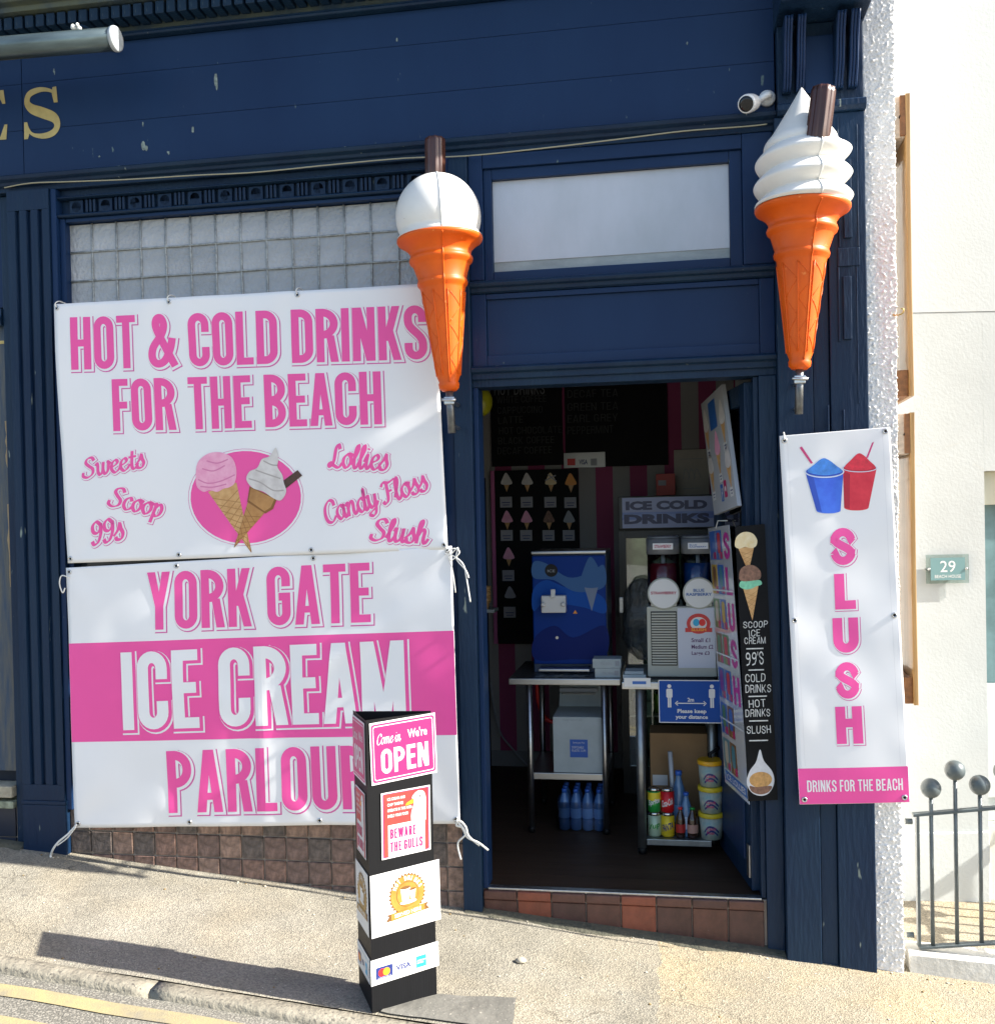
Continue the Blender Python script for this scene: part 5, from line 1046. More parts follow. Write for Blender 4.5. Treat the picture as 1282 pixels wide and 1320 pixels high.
# wooden boards fixed beside the pier
pine = mat('varnished_pine', (.36, .19, .06), .42, col2=(.55, .33, .13), vscale=7, stretch=(5,5,.25), bump=.15, bscale=40, coat=.2); pine_w = mat('weathered_pine', (.50,.42,.34), .7, var=.2, vscale=20, stretch=(2,2,4)); pine_d = mat('pine_end_grain', (.20,.085,.03), .6, var=.3, vscale=40)
WA, WB = Vector((.996, .34, 0)), Vector((.986, .0, 0)); wu = (WB-WA).normalized(); wn = Vector((wu.y, -wu.x, 0)); WM = Matrix((wu, wn, Vector((0,0,1)))).transposed().to_4x4(); WM.translation = WA; wl_ = (WB-WA).length
for k, (y0_, y1_, lb_) in enumerate(((122, 511, 'upper varnished timber board with end cleats fixed beside the white pier'), (532, 908, 'lower varnished timber board with end cleats behind the slush banner'))):
    za, zb3 = P(1178, y0_, .02).z, P(1174, y1_, .02).z
    o = thing('timber_board', lb_, 'board', (.98, .17, zb3))
    n_ = 24; mb = MB(); mb.smooth = True; vs = []
    for i in range(n_+1):
        z = zb3+(za-zb3)*i/n_; bow = -.012*math.sin(math.pi*i/n_)
        for u_, w_ in ((-.05, 0), (wl_, 0), (wl_, -.018), (-.05, -.018)): vs.append(WM @ Vector((u_+bow, w_, z)))
    mb.add(vs, [(i*4+a, i*4+(a+1) % 4, (i+1)*4+(a+1) % 4, (i+1)*4+a) for i in range(n_) for a in range(4)], False); mb.add(vs[:4], [(0,1,2,3)], False); mb.add(vs[-4:], [(3,2,1,0)], False)
    mb.build('plank', pine, o, bevel=.003)
    for z0, z1, M in ((za-.17, za-.002, pine_w), (zb3+.002, zb3+.11, pine_d)):
        mb = MB(); mb.box(-.05, wl_-.02, .0005, .045, z0, z1, WM); mb.build('cleat', M, o, bevel=.003)
    mb = MB(); mb.box(wl_-.0198, wl_-.004, .0005, .02, za-.165, za-.004, WM); mb.build('cleat_end', pine_d, o)
    MB().tube([WM @ Vector((wl_-.025, .02, za-.09)), WM @ Vector((wl_-.005, .02, za-.085))], .004, 8).build('nail', black, o)
hk = P(1150, 406, -.03); brass = mat('brass', (.60,.42,.14), .35, metal=1)
tag(MB().tube(smooth3([hk, hk+Vector((.02, -.015, -.004)), hk+Vector((.035, -.02, .004)), hk+Vector((.036, -.02, .018)), hk+Vector((.026, -.02, .02))]), .003, 8).build('cup_hook', brass, loc=hk), 'small brass cup hook screwed into the rough white pier', 'hook')
# ================================================================== DOOR SIGNS
lsh = Sheet(LF0-ln*.028, -lu, (0,0,1))
def corner_sheet(base, bl, br, tl):
    q = [base.pt(*uv(base, *p)) for p in (bl, br, tl)]; s2 = Sheet(q[0], q[1]-q[0], q[2]-q[0]); return s2, (q[1]-q[0]).length, (q[2]-q[0]).length
ps, pw, ph = corner_sheet(lsh, (920, 664), (950, 652), (903, 521))
pb = thing('price_board', 'white price board with cone pictures on the upper part of the open door', 'price board', ps.pt(pw/2, 0))
ps.panel('board', pw, ph, mat('price_board_white', (.40,.42,.45), .45), pb, thick=.018)
items = [(rect(pw*.30, ph*.70, pw*.62, ph*.95), bluep, 0)]
for cx_, cy_ in ((.12, .75), (.12, .38), (.5, .5), (.84, .72), (.86, .35)):
    x, y = pw*cx_, ph*cy_; items += [(poly((x-.045, y), (x, y-.13), (x+.045, y)), wafer, 0), ([(cat([(x-.052, y), (x-.035, y+.06), (x, y+.11), (x+.035, y+.06), (x+.052, y), (x, y-.02)], 4, True), 0)], (pscoop if cx_ == .5 else swirl), .6), (rect(x-.03, y-.16, x+.03, y-.115), card, .6), (strokes([[(x-.02, y-.13), (x+.02, y-.13)], [(x-.012, y-.145), (x+.012, y-.145)]], .006), navyp, 1.2)]
items += [(rrect(pw*.42, ph*.08, pw*.52, ph*.22, .006), bluep, 0), (fit(sans('f', .05, bold=.03), pw*.45, ph*.09, pw*.045, ph*.10), card, .6), (rrect(pw*.57, ph*.10, pw*.68, ph*.24, .008), hotpink, 0), (ell(pw*.625, ph*.17, pw*.03, pw*.03, 16), card, .6)]
ps.ink('print', items, pb)
MB().tube([ps.pt(pw*.5, ph, -.01), ps.pt(pw*.5, ph+.02, -.015), LM @ Vector((LL*.5, -.0005, 2.16))], .004, 6).build('hanger', black, pb)
ps, pw, ph = corner_sheet(lsh, (934, 1008), (965, 1037), (912, 681))
pl_ = thing('lolly_poster', 'clear pocket strip of lolly pictures hanging on the open door', 'poster', ps.pt(pw/2, 0))
ps.panel('pocket_sheet', pw, ph, mat('clear_sleeve', (.55,.57,.60), .12, coat=.6), pl_, thick=.002)
random.seed(11); items = []; cols = [mat('lolly_'+n_, c, .35) for n_, c in (('green', (.10,.22,.08)), ('brown', (.20,.09,.03)), ('yellow', (.55,.36,.05)), ('red', (.55,.03,.05)), ('teal', (.06,.22,.28)), ('purple', (.25,.05,.30)), ('cream', (.55,.48,.36)), ('blue', (.04,.13,.45)))]
for i in range(7):
    for j in range(2):
        x0_, y0_ = pw*(.05+.30*j), ph*(.87-.135*i); x1_, y1_ = x0_+pw*.27, y0_+ph*.115
        items += [(rect(x0_, y0_, x1_, y1_), random.choice(cols), 0), (rrect(x0_+pw*.06, y0_+ph*.025, x1_-pw*.06, y1_-ph*.008, pw*.05), random.choice(cols), .6), (rect(x0_+pw*.12, y0_+ph*.004, x1_-pw*.12, y0_+ph*.025), wafer, .6), (rect(x1_-pw*.09, y0_+ph*.003, x1_, y0_+ph*.03), hotpink, 1.2)]
    if i < 5: items.append((fit(gothic('SLUSH'[i], .1, W=.6, s=.2), pw*.69, ph*(.87-.135*i-.0), pw*.27, ph*.105), mat('lolly_magenta', (.50,.03,.28), .4), 0))
items += [(rect(pw*.05, ph*.015, pw*.95, ph*.052), bluep, 0), (fit(sans('ICE LOLLIES', .05, bold=.02), pw*.1, ph*.022, pw*.8, ph*.022), card, .6)]
ps.ink('print', items, pl_)
for k in range(1, 4): ps.ink('pocket_edge', [(rect(0, ph*k/4-.004, pw, ph*k/4+.004), mat('sleeve_edge', (.7,.72,.75), .1), 0)], pl_, base=5)
MB().tube([ps.pt(pw*.4, ph*.995, .001), ps.pt(pw*.4, ph+.03, -.012), LM @ Vector((LL*.55, -.0005, 1.60))], .003, 6).build('hanger', rope, pl_)
b_sh, bw_, bh_ = make_sheet((964, 1033), (1002, 1031), (947, 679), -.026, None)
cb_ = thing('chalk_menu', 'tall narrow blackboard listing SCOOP ICE CREAM, drinks and SLUSH on doorpost', 'blackboard', b_sh.pt(bw_/2, 0))
b_sh.panel('board', bw_, bh_, chalkblack, cb_, thick=.016)
chalk = mat('chalk', (.62,.62,.60), .9, var=.15, vscale=80)
k_ = lambda x, y: (880+x/3.385, 660+y/3.385)
items = []
for t, x0_, x1_, y0_, y1_ in (('SCOOP', 262, 368, 478, 505), ('ICE', 288, 335, 515, 543), ('CREAM', 268, 360, 548, 575), ("99'S", 275, 352, 612, 668), ('COLD', 272, 358, 708, 742), ('DRINKS', 272, 383, 755, 788), ('HOT', 287, 360, 820, 852), ('DRINKS', 272, 380, 862, 893), ('SLUSH', 277, 383, 935, 967)):
    items.append((fitline(b_sh, t, k_(x0_, y1_+2), k_(x1_, y1_-2), k_(x0_-1, y0_), W=.62, s=.11, gap=.16, jit=.06), chalk, 0))
for x0_, x1_, y_ in ((275, 350, 597), (285, 352, 690), (285, 365, 805), (288, 370, 912), (288, 370, 998)): items.append((strokes([[uv(b_sh, *k_(x0_, y_)), uv(b_sh, *k_(x1_, y_-2))]], .005), chalk, 0))
b_sh.ink('chalk_lettering', items, cb_, label='white chalk words for ice cream and drinks')
kp = lambda pts: [k_(*p) for p in pts]
vanm = mat('print_vanilla', (.72,.55,.28), .5, col2=(.80,.68,.45), vscale=40); chm = mat('print_choc_scoop', (.22,.11,.07), .5, var=.4, vscale=60); mint = mat('print_mint', (.20,.55,.35), .5, var=.2, vscale=50)
b1, l1 = cone_print(b_sh, k_(240, 158), k_(310, 148), k_(285, 262), 6); b2, l2 = cone_print(b_sh, k_(262, 335), k_(328, 322), k_(302, 472), 7)
b_sh.ink('cone_picture', [(b1, wafer, 0), (l1, wafer_d, .3), (blob(b_sh, kp([(226, 148), (232, 110), (262, 88), (300, 92), (322, 120), (318, 148), (296, 158), (270, 152), (245, 160)])), vanm, 1),
  (b2, wafer, 1.6), (l2, wafer_d, 1.9), (blob(b_sh, kp([(246, 325), (252, 302), (290, 296), (335, 298), (342, 316), (318, 324), (300, 334), (272, 338)])), mint, 2.6), (blob(b_sh, kp([(244, 290), (250, 250), (280, 232), (315, 236), (338, 262), (334, 292), (300, 300), (262, 302)])), chm, 3.2)], cb_, label='picture of stacked scoop cones')
b_sh.ink('sundae_picture', [(blob(b_sh, kp([(335, 1036), (352, 1085), (390, 1135), (396, 1185), (372, 1228), (332, 1238), (295, 1220), (277, 1178), (290, 1130), (318, 1090)])), mat('print_cream', (.62,.62,.64), .5, var=.1, vscale=40), 0), (ell(*uv(b_sh, *k_(338, 1168)), .046, .033), mat('print_waffle_disc', (.55,.30,.10), .5, var=.25, vscale=60), .8), (blob(b_sh, kp([(290, 1195), (320, 1200), (385, 1195), (372, 1222), (335, 1232), (300, 1220)])), chm, 1.4)], cb_, label='picture of a whipped sundae')
# ================================================================== INSIDE THE SHOP
ss = mat('brushed_steel', (.45,.46,.47), .35, metal=1, var=.08, vscale=30, stretch=(.3,3,3))
def pbox(name, x0, y0, x1, y1, Yf, dep, M, par, bev=.002, lab=None):
    """box whose front face fills a pixel rectangle at depth Yf"""
    a, b = P(x0, y0, Yf), P(x1, y1, Yf); o = bx(a.x, b.x, Yf, Yf+dep, b.z, a.z).build(name, M, par, bevel=bev)
    if lab: o['label'] = lab
    return o
def psheet(Y): return Sheet((0, Y, 0), (1,0,0), (0,0,1))
def inkbox(x0, y0, x1, y1, sh): a, b = uv(sh, x0, y1), uv(sh, x1, y0); return a[0], a[1], b[0]-a[0], b[1]-a[1]
def psans(sh, t, x0, y0, x1, y1, bold=.0): a = inkbox(x0, y0, x1, y1, sh); return fit(sans(t, .05, bold=bold), *a)
dimchalk = mat('faded_chalk', (.05,.056,.056), .9); mchalk = mat('menu_chalk', (.16,.17,.18), .9)
# two wall menus
for lab, (x0, x1), rows in (('black wall menu headed HOT DRINKS listing coffees', (631, 725.5), (('HOT DRINKS', 637, 702, 495, 510), ('WHITE COFFEE', 640, 704, 511, 520), ('CAPPUCCINO', 641, 699, 525, 534), ('LATTE', 642, 674, 538, 547), ('HOT CHOCOLATE', 643, 724, 551, 560), ('BLACK COFFEE', 642, 714, 564, 573), ('DECAF COFFEE', 641, 711, 577, 586))), ('black wall menu listing teas above the card logos', (726.5, 861), (('DECAF TEA', 731, 796, 503, 513), ('GREEN TEA', 731, 796, 520, 530), ('EARL GREY', 731, 796, 535, 545), ('PEPPERMINT', 731, 790, 550, 560)))):
    Yb = 2.17; a, b = P(x0, 470, Yb), P(x1, 599, Yb); o = thing('menu_board', lab, 'menu board', ((a.x+b.x)/2, Yb, b.z)); bx(a.x, b.x, Yb, Yb+.025, b.z, a.z+.03).build('board', chalkblack, o, bevel=.002)
    sh = psheet(Yb-.0005)
    for i, (t, xa, xb, ya, yb) in enumerate(rows): sh.ink('chalk_line', [(fitline(sh, t, (xa, yb), (xb, yb-2), (xa, ya), W=.6, s=.12, gap=.14, jit=.05), mchalk if i == 0 and x0 < 700 else dimchalk, 0)], o)
Yb = 2.16; sh = psheet(Yb-.001)
o = thing('card_logo_strip', 'crumpled clear strip of payment card logos below the wall menu', 'sign', P(753, 602, Yb)); pbox('strip', 726, 584, 780, 602, Yb, .006, mat('clear_plastic_white', (.6,.6,.62), .15), o)
sh.ink('print', [(rect(*[q for q in (uv(sh, 731, 600)[0], uv(sh, 731, 600)[1], uv(sh, 741, 591)[0], uv(sh, 741, 591)[1])]), redp, 0), (psans(sh, 'VISA', 746, 592, 757, 599, .03), navyp, 0), (rect(*(uv(sh, 761, 600)+uv(sh, 769, 591))), grey_p, 0)], o)
# display board of cones
Yb = 2.14; a, b = P(637, 607, Yb), P(749, 830, Yb)
o = thing('display_board', 'black display board with rows of cone pictures and price cards', 'display board', ((a.x+b.x)/2, Yb, b.z)); bx(a.x, b.x, Yb, Yb+.02, b.z, a.z).build('board', chalkblack, o, bevel=.002)
bx(a.x-.025, a.x-.001, Yb-.004, Yb+.02, b.z, a.z).build('board_edge', mat('pink_edge', (.5,.12,.3), .6), o)
cell = lambda x, y: (590+x/3.384, 470+y/3.384); sh = psheet(Yb-.0005); prc = mat('price_card', (.36,.36,.40), .6)
spots = [(212, 510, 'w'), (302, 510, 'w'), (405, 510, 's'), (492, 512, 'o'), (215, 675, 'p'), (300, 675, 'p'), (397, 675, 'c'), (485, 675, 'g'), (222, 835, 'p'), (228, 1005, 'l')]
pk_c = {'w': swirl, 's': vanm, 'o': orp, 'p': pscoop, 'c': chm, 'g': grey_p, 'l': prc}
for x, y, kd in spots:
    c = uv(sh, *cell(x, y)); r = .036; I = []
    if kd != 'l': I.append((poly((c[0]-r*.6, c[1]-r*.3), (c[0], c[1]-r*1.9), (c[0]+r*.6, c[1]-r*.3)), wafer, 0))
    I.append(([(cat([(c[0]-r, c[1]-r*.4), (c[0]-r*.8, c[1]+r*.4), (c[0]-r*.1, c[1]+r*1.6), (c[0]+r*.7, c[1]+r*.5), (c[0]+r, c[1]-r*.4), (c[0], c[1]-r*.6)], 4, True), 0)], pk_c[kd], .6))
    if kd == 's': I.append((strokes([[(c[0]-r, c[1]+r*.2), (c[0]+r*.9, c[1]+r*1.1)], [(c[0]-r*.5, c[1]+r*1.3), (c[0]+r, c[1]-.0)]], .008), prc, 1.2))
    sh.ink('cone_picture', I, o)
    l_ = cell(x-2, y+ (90 if y < 600 else 70 if y < 700 else 85 if y < 900 else 75)); a_ = uv(sh, l_[0]-7.5, l_[1]+7); b_ = uv(sh, l_[0]+7.5, l_[1]-7)
    cd_ = psheet(Yb-.003); e = cd_.panel('price_card', b_[0]-a_[0], b_[1]-a_[1], prc, o, u0=a_[0], v0=a_[1]); cd_.ink('print', [(strokes([[(a_[0]+.012, a_[1]+.032), (b_[0]-.012, a_[1]+.032)], [(a_[0]+.018, a_[1]+.016), (b_[0]-.016, a_[1]+.016)]], .005), navyp, 0)], e)
# certificate and red box on the back wall
o = thing('certificate', 'pale framed certificate on the pink striped wall', 'certificate', P(890, 640, 2.17)); pbox('frame', 868, 580, 914, 641, 2.17, .02, mat('parchment', (.45,.42,.38), .7, var=.1), o)
sh = psheet(2.169); sh.ink('print', [(strokes([[uv(sh, 876, 592), uv(sh, 906, 591)], [uv(sh, 880, 630), uv(sh, 902, 629)]]+[cat([uv(sh, 880+i*7, 618), uv(sh, 883+i*7, 604), uv(sh, 889+i*7, 616)]) for i in range(3)], .004), grey_p, 0)], o)
o = thing('wafer_box', 'small red printed box on top of the drinks fridge', 'box', P(857, 638, 2.0)); pbox('carton', 845, 611, 870, 638, 2.0, .1, mat('red_carton', (.50,.05,.04), .5, var=.15), o); sh = psheet(1.9995); sh.ink('label', [(rect(*(uv(sh, 848, 626)+uv(sh, 858, 619))), prc, 0)], o)
# drinks fridge
FY = 1.55; a, b = P(797, 688, FY), P(935, 1045, FY); ft = P(797, 640, FY).z; fb = P(797, 683, FY).z
fr = thing('drinks_fridge', 'black glass door drinks fridge with ICE COLD DRINKS header', 'fridge', ((a.x+b.x)/2, FY+.3, 0))
fx0, fx1 = a.x, a.x+.66
fbk = mat('fridge_black', (.015,.016,.018), .4)
mb = MB(); mb.box(fx0, fx0+.03, FY+.05, FY+.6, .0, fb-.002); mb.box(fx1-.03, fx1, FY+.05, FY+.6, .0, fb-.002); mb.box(fx0+.031, fx1-.031, FY+.55, FY+.6, .0, fb-.002); mb.box(fx0+.031, fx1-.031, FY+.05, FY+.549, .0, .12); mb.box(fx0+.031, fx1-.031, FY+.05, FY+.549, fb-.04, fb-.002)
mb.build('cabinet', fbk, fr)
hd_ = bx(fx0, fx1, FY, FY+.5, fb, ft).build('header_box', fbk, fr, bevel=.005); sh = psheet(FY-.001)
h0 = uv(sh, 802, 681); h1 = (fx1-.02, uv(sh, 802, 642)[1]); hv = h1[1]-h0[1]
ice_b = mat('header_pale', (.36,.40,.62), .4); ice_d = mat('header_ink', (.03,.035,.12), .4); ice_m = mat('header_band', (.12,.17,.50), .4, col2=(.30,.40,.70), vscale=5, stretch=(1,1,6))
sh.ink('header_sign', [(rect(h0[0], h0[1], h1[0], h1[1]), ice_b, 0), (rect(h0[0], h0[1]+hv*.28, h1[0], h0[1]+hv*.52), ice_m, .5), (psans(sh, 'ICE COLD', 806, 644, 911, 658, .06), ice_d, 1), (psans(sh, 'DRINKS', 804, 661, 914, 676, .06), ice_d, 1)], fr, label='ICE COLD DRINKS header sign')
mb = MB(); z0, z1 = .13, fb-.01
mb.box(fx0, fx0+.04, FY+.005, FY+.045, z0, z1); mb.box(fx1-.04, fx1, FY+.005, FY+.045, z0, z1); mb.box(fx0+.041, fx1-.041, FY+.005, FY+.045, z0, z0+.04); mb.box(fx0+.041, fx1-.041, FY+.005, FY+.045, z1-.04, z1)
fd = mb.build('fridge_door', fbk, fr); bx(fx0+.041, fx1-.041, FY+.02, FY+.028, z0+.041, z1-.041).build('door_glass', glass_mat('fridge_glass', (.85,.9,.88), .02, .6), fd)
a_, b_ = P(797.5, 770, FY-.01), P(803.5, 790, FY-.01); bx(a_.x, b_.x, FY-.02, FY+.004, b_.z, a_.z).build('door_lock', alu, fd, bevel=.003)
for zz in (.45, .75, 1.05): bx(fx0+.032, fx1-.032, FY+.06, FY+.5, zz, zz+.008).build('shelf', steel, fr)
bx(fx0+.032, fx1-.032, FY+.535, FY+.548, .15, fb-.05).build('fridge_liner', mat('fridge_liner', (.30,.36,.26), .15, var=.5, vscale=9, metal=.6), fr)  # mottled pale green colour stands in for reflections in the glass door
cans_c = [mat('can_'+n_, c, .25, metal=.3) for n_, c in (('blue', (.03,.14,.45)), ('lime', (.25,.45,.04)), ('silver', (.5,.5,.52)))]
for i in range(2):
    for j, zz in enumerate((.458, .758, 1.058)):
        c = Vector((fx0+.09+.115*i, FY+.16, zz+.0005)); oo = thing('drink_can', 'drink can standing on a shelf inside the glass door fridge', 'can', c, 'cans inside the drinks fridge')
        MB().lathe([(.026,0),(.032,.008),(.032,.105),(.026,.115)], c, 16).build('can_body', cans_c[(i+j) % 3], oo)
# crumpled plastic bag hung on the fridge handle
bagm = mat('grey_plastic_bag', (.16,.18,.20), .14, coat=.6, bump=1.0, bscale=30, bdist=.03, alpha=.55)
c = P(829, 852, FY-.14); mb = MB(); prof = [(.012, .47), (.05, .455), (.085, .40), (.105, .30), (.10, .15), (.07, .05), (.02, 0)]
def bagf(r, z, a): return r*(1+.45*noise.noise(Vector((math.cos(a)*2.2, math.sin(a)*2.2, z*11)))+.18*noise.noise(Vector((math.cos(a)*6, math.sin(a)*6, z*24))))
prof2 = []
for (r0, z0), (r1, z1) in zip(prof[:-1], prof[1:]): prof2 += [(r0+(r1-r0)*t/6, z0+(z1-z0)*t/6) for t in range(6)]
mb.lathe(prof2[::-1], c, 40, Matrix.Diagonal((1.0, .6, 1.0)), bagf)
o = mb.build('plastic_bag', bagm, loc=c); tag(o, 'crumpled grey plastic bag hanging on the fridge door', 'bag')
# steel table with the ice cream machine
T1Y = .82
t1 = thing('steel_table', 'small stainless steel table carrying the blue ice cream machine', 'table', (-.52, 1.1, 0))
ta, tb = P(655, 874, T1Y-.04), P(799, 869, T1Y-.04); zt1 = .805
bx(ta.x, tb.x, T1Y-.04, 1.42, zt1-.032, zt1).build('tabletop', ss, t1, bevel=.004)
lxs = (P(684, 1000, T1Y).x, P(780, 1000, T1Y).x)
for X in lxs:
    for Y in (T1Y, 1.34): o = MB().tube([(X, Y, .03), (X, Y, zt1-.033)], .0155, 14).build('leg', ss, t1); MB().lathe([(.013, 0), (.019, .006), (.019, .026), (.016, .03)], (X, Y, 0), 14).build('foot', black, o)
zs1 = .305; bx(lxs[0]-.012, lxs[1]+.012, T1Y+.017, 1.32, zs1-.035, zs1).build('shelf', ss, t1, bevel=.003)
MY = .95; ma, mb_ = P(684, 714, MY), P(783, 850, MY)
blu = mat('machine_blue', (.003,.034,.22), .5, spec=.15); blu2 = mat('machine_mid_blue', (.006,.075,.36), .5, spec=.15); blu3 = mat('machine_pale', (.05,.13,.30), .5, spec=.15); blu4 = mat('machine_dark', (.002,.014,.13), .5, spec=.15)
mc = thing('ice_cream_machine', 'blue whippy ice cream machine with wave print on the steel table', 'machine', ((ma.x+mb_.x)/2, MY+.2, zt1))
bx(ma.x, mb_.x, MY+.03, MY+.45, zt1+.001, ma.z-.004).build('housing', mat('machine_side', (.06,.09,.16), .35), mc, bevel=.008)
bx(ma.x+.004, mb_.x-.004, MY, MY+.029, zt1+.05, ma.z-.012).build('front_panel', blu, mc, bevel=.008); bx(ma.x, mb_.x, MY+.0, MY+.45, ma.z-.003, ma.z+.012).build('lid', ss, mc, bevel=.004)
sh = psheet(MY-.0008); mw, mh = mb_.x-ma.x, ma.z-zt1; mx_ = lambda u, v: (ma.x+mw*u, zt1+mh*v)
sh.ink('wave_print', [([(cat([mx_(.02,.70),mx_(.2,.78),mx_(.45,.72),mx_(.75,.70),mx_(.97,.62),mx_(.97,.50),mx_(.7,.55),mx_(.45,.58),mx_(.2,.62),mx_(.02,.52)], 5, True), 0)], blu2, 0), ([(cat([mx_(.03,.93),mx_(.2,.92),mx_(.5,.80),mx_(.8,.84),mx_(.97,.90),mx_(.97,.72),mx_(.6,.68),mx_(.3,.78),mx_(.03,.80)], 5, True), 0)], blu3, .5), ([(cat([mx_(.03,.30),mx_(.3,.40),mx_(.55,.30),mx_(.97,.40),mx_(.97,.15),mx_(.5,.12),mx_(.03,.12)], 5, True), 0)], blu4, .8),
   (ell(*mx_(.27, .86), .034, .034), black, 1.4), (fit(sans('ICE', .01), *mx_(.22, .845), .04, .014), grey_p, 1.8), (poly(mx_(.70,.74), mx_(.80,.52), mx_(.90,.74)), mat('machine_cone', (.14,.19,.30), .4), 1.4), ([(cat([mx_(.66,.74),mx_(.70,.86),mx_(.80,.97),mx_(.92,.85),mx_(.95,.74),mx_(.8,.71)], 5, True), 0)], blu3, 2), (ell(*mx_(.33,.30), .008, .008, 14), ss, 1.4), (poly(mx_(.55,.5), mx_(.61,.5), mx_(.58,.53)), orp, 1.4)], mc)
ha, hb2 = P(697, 768, MY-.06), P(729, 790, MY-.06)
hdm = bx(ha.x, hb2.x, MY-.06, MY-.0005, hb2.z, ha.z).build('dispense_head', mat('head_white', (.62,.62,.62), .35), mc, bevel=.006)
bx((ha.x+hb2.x)/2-.012, (ha.x+hb2.x)/2+.012, MY-.075, MY-.061, ha.z-.01, ha.z+.035).build('pull_handle', MATS['head_white'], hdm, bevel=.004)
for X in (ha.x+.012, hb2.x-.012): MB().lathe([(.012, 0), (.012, .014), (.006, .018)], (X, MY-.0605, (ha.z+hb2.z)/2), 12, Matrix.Rotation(R(90), 3, 'X')).build('knob', MATS['head_white'], hdm)
bx(ma.x+.04, mb_.x-.09, MY-.10, MY-.001, zt1+.025, zt1+.04).build('drip_tray', ss, mc, bevel=.004)
# things on and under the table
bagc = P(725, 868, .86); mb = MB()
wd_, n_ = .14, 16
mb.smooth = True; mb.add([(bagc.x-wd_+2*wd_*i/n_, .80+.12*j/8, zt1+.004+.022*abs(noise.noise(Vector((i*.7, j*.8, 2))))*(0 < i < n_ and 0 < j < 8)) for j in range(9) for i in range(n_+1)], [(j*(n_+1)+i, j*(n_+1)+i+1, (j+1)*(n_+1)+i+1, (j+1)*(n_+1)+i) for j in range(8) for i in range(n_)])
tag(mb.build('plastic_wrap', bagm, loc=(bagc.x, .86, zt1)), 'crumpled clear wrap lying at the edge of the steel table', 'wrap')
cdb = mat('white_carton', (.40,.45,.46), .6, var=.08)
for lab, x0, y0, x1, y1, Y in (('lower white carton of till rolls on the steel table', 766, 850, 799, 862, .82), ('upper white carton with barcode stacked on the steel table', 763, 838, 800, 849.5, .82)):
    a_, b_ = P(x0, y0, Y), P(x1, y1, Y); zz = zt1+.001 if y0 > 845 else None
    if zz: lowtop = zz+.048; z0, z1 = zz, lowtop
    else: z0, z1 = lowtop+.001, lowtop+.048
    o = bx(a_.x, b_.x, Y, Y+.12, z0, z1).build('carton', cdb, loc=((a_.x+b_.x)/2, Y+.06, z0), bevel=.002); tag(o, lab, 'box')
    s3 = psheet(Y-.0008); s3.ink('barcode_label', [(rect(b_.x-.03, z0+.012, b_.x-.008, z0+.036), grey_p, 0), (fit(sans('TILL ROLL', .01), a_.x+.04, z0+.018, .06, .01), grey_p, 0)], o)
a_, b_ = P(712, 924, T1Y+.03), P(777, 993, T1Y+.03)
o = thing('white_box', 'white cardboard box with blue label on the lower table shelf', 'box', ((a_.x+b_.x)/2, .98, zs1)); bx(a_.x, b_.x, T1Y+.03, T1Y+.33, zs1+.001, a_.z).build('carton', cdb, o, bevel=.003)
mb = MB(); mb.box(a_.x+.003, b_.x-.003, 0, .003, 0, .13, Matrix.Translation((0, T1Y+.325, a_.z+.001)) @ Matrix.Rotation(R(-35), 4, 'X')); mb.build('flap', cdb, o)
s3 = psheet(T1Y+.0292); lw_ = b_.x-a_.x; lh = a_.z-zs1
s3.ink('blue_label', [(rect(a_.x+lw_*.34, zs1+lh*.28, a_.x+lw_*.70, zs1+lh*.60), mat('label_blue', (.02,.10,.42), .5), 0), (fit(sans('DISPOSABLE\nPLASTIC CUPS', .01), a_.x+lw_*.38, zs1+lh*.38, lw_*.28, lh*.10), card, .8), (fit(sans('Serve you Fine', .01), a_.x+lw_*.40, zs1+lh*.52, lw_*.24, lh*.04), card, .8), ], o); s3.ink('box_marking', [(fit(sans('THIS WAY UP', .01), a_.x+lw_*.2, zs1+lh*.93, lw_*.4, lh*.03), grey_p, 0)], o)
o = thing('red_hose', 'red hose looping down behind the steel table leg', 'hose', P(700, 935, 1.36)); MB().tube(smooth3(pp([(692, 880), (694, 905), (702, 925), (716, 930), (722, 912)], 1.37)), .012, 8).build('hose', redp, o)
a_, b_ = P(724, 880, 1.25), P(770, 922, 1.25); o = thing('storage_tub', 'clear storage tub standing behind the white box on the table shelf', 'tub', ((a_.x+b_.x)/2, 1.24, zs1))
bx(a_.x, b_.x, 1.185, 1.30, zs1+.001, zs1+.36).build('tub_body', glass_mat('tub_plastic', (.55,.58,.6), .1, .5), o, bevel=.01); bx(a_.x-.008, b_.x+.008, 1.18, 1.305, zs1+.361, zs1+.385).build('tub_lid', grey_p, o, bevel=.006)
# shrink-wrapped water bottles under the table
wb = thing('water_bottle_pack', 'shrink wrapped pack of water bottles on the floor under the steel table', 'bottle pack', (-.46, .98, 0))
pet = mat('pet_blue', (.10,.22,.48), .12, coat=.5, alpha=.85); lblb = mat('bottle_label', (.20,.38,.70), .35); capb = mat('cap_blue', (.03,.12,.5), .4)
bprof = [(.024,0),(.029,.006),(.029,.05),(.027,.056),(.029,.062),(.029,.135),(.024,.16),(.014,.185),(.0115,.192),(.0115,.2)]
pet_me = mesh_of(MB().lathe(bprof, (0,0,0), 20), pet); lab_me = mesh_of(MB().lathe([(.0296,.065),(.0298,.068),(.0298,.112),(.0296,.115)], (0,0,0), 20, caps=False), lblb); cap_me = mesh_of(MB().lathe([(.0135,.194),(.0135,.211),(.012,.213)], (0,0,0), 14), capb)
for i in range(4):
    for j in range(3):
        q = (-.555+.0605*i, .885+.0605*j, .0005); bo = piece('bottle', pet_me, q, wb); piece('label_band', lab_me, q, bo); piece('bottle_cap', cap_me, q, bo)
mb = MB(); mb.smooth = True
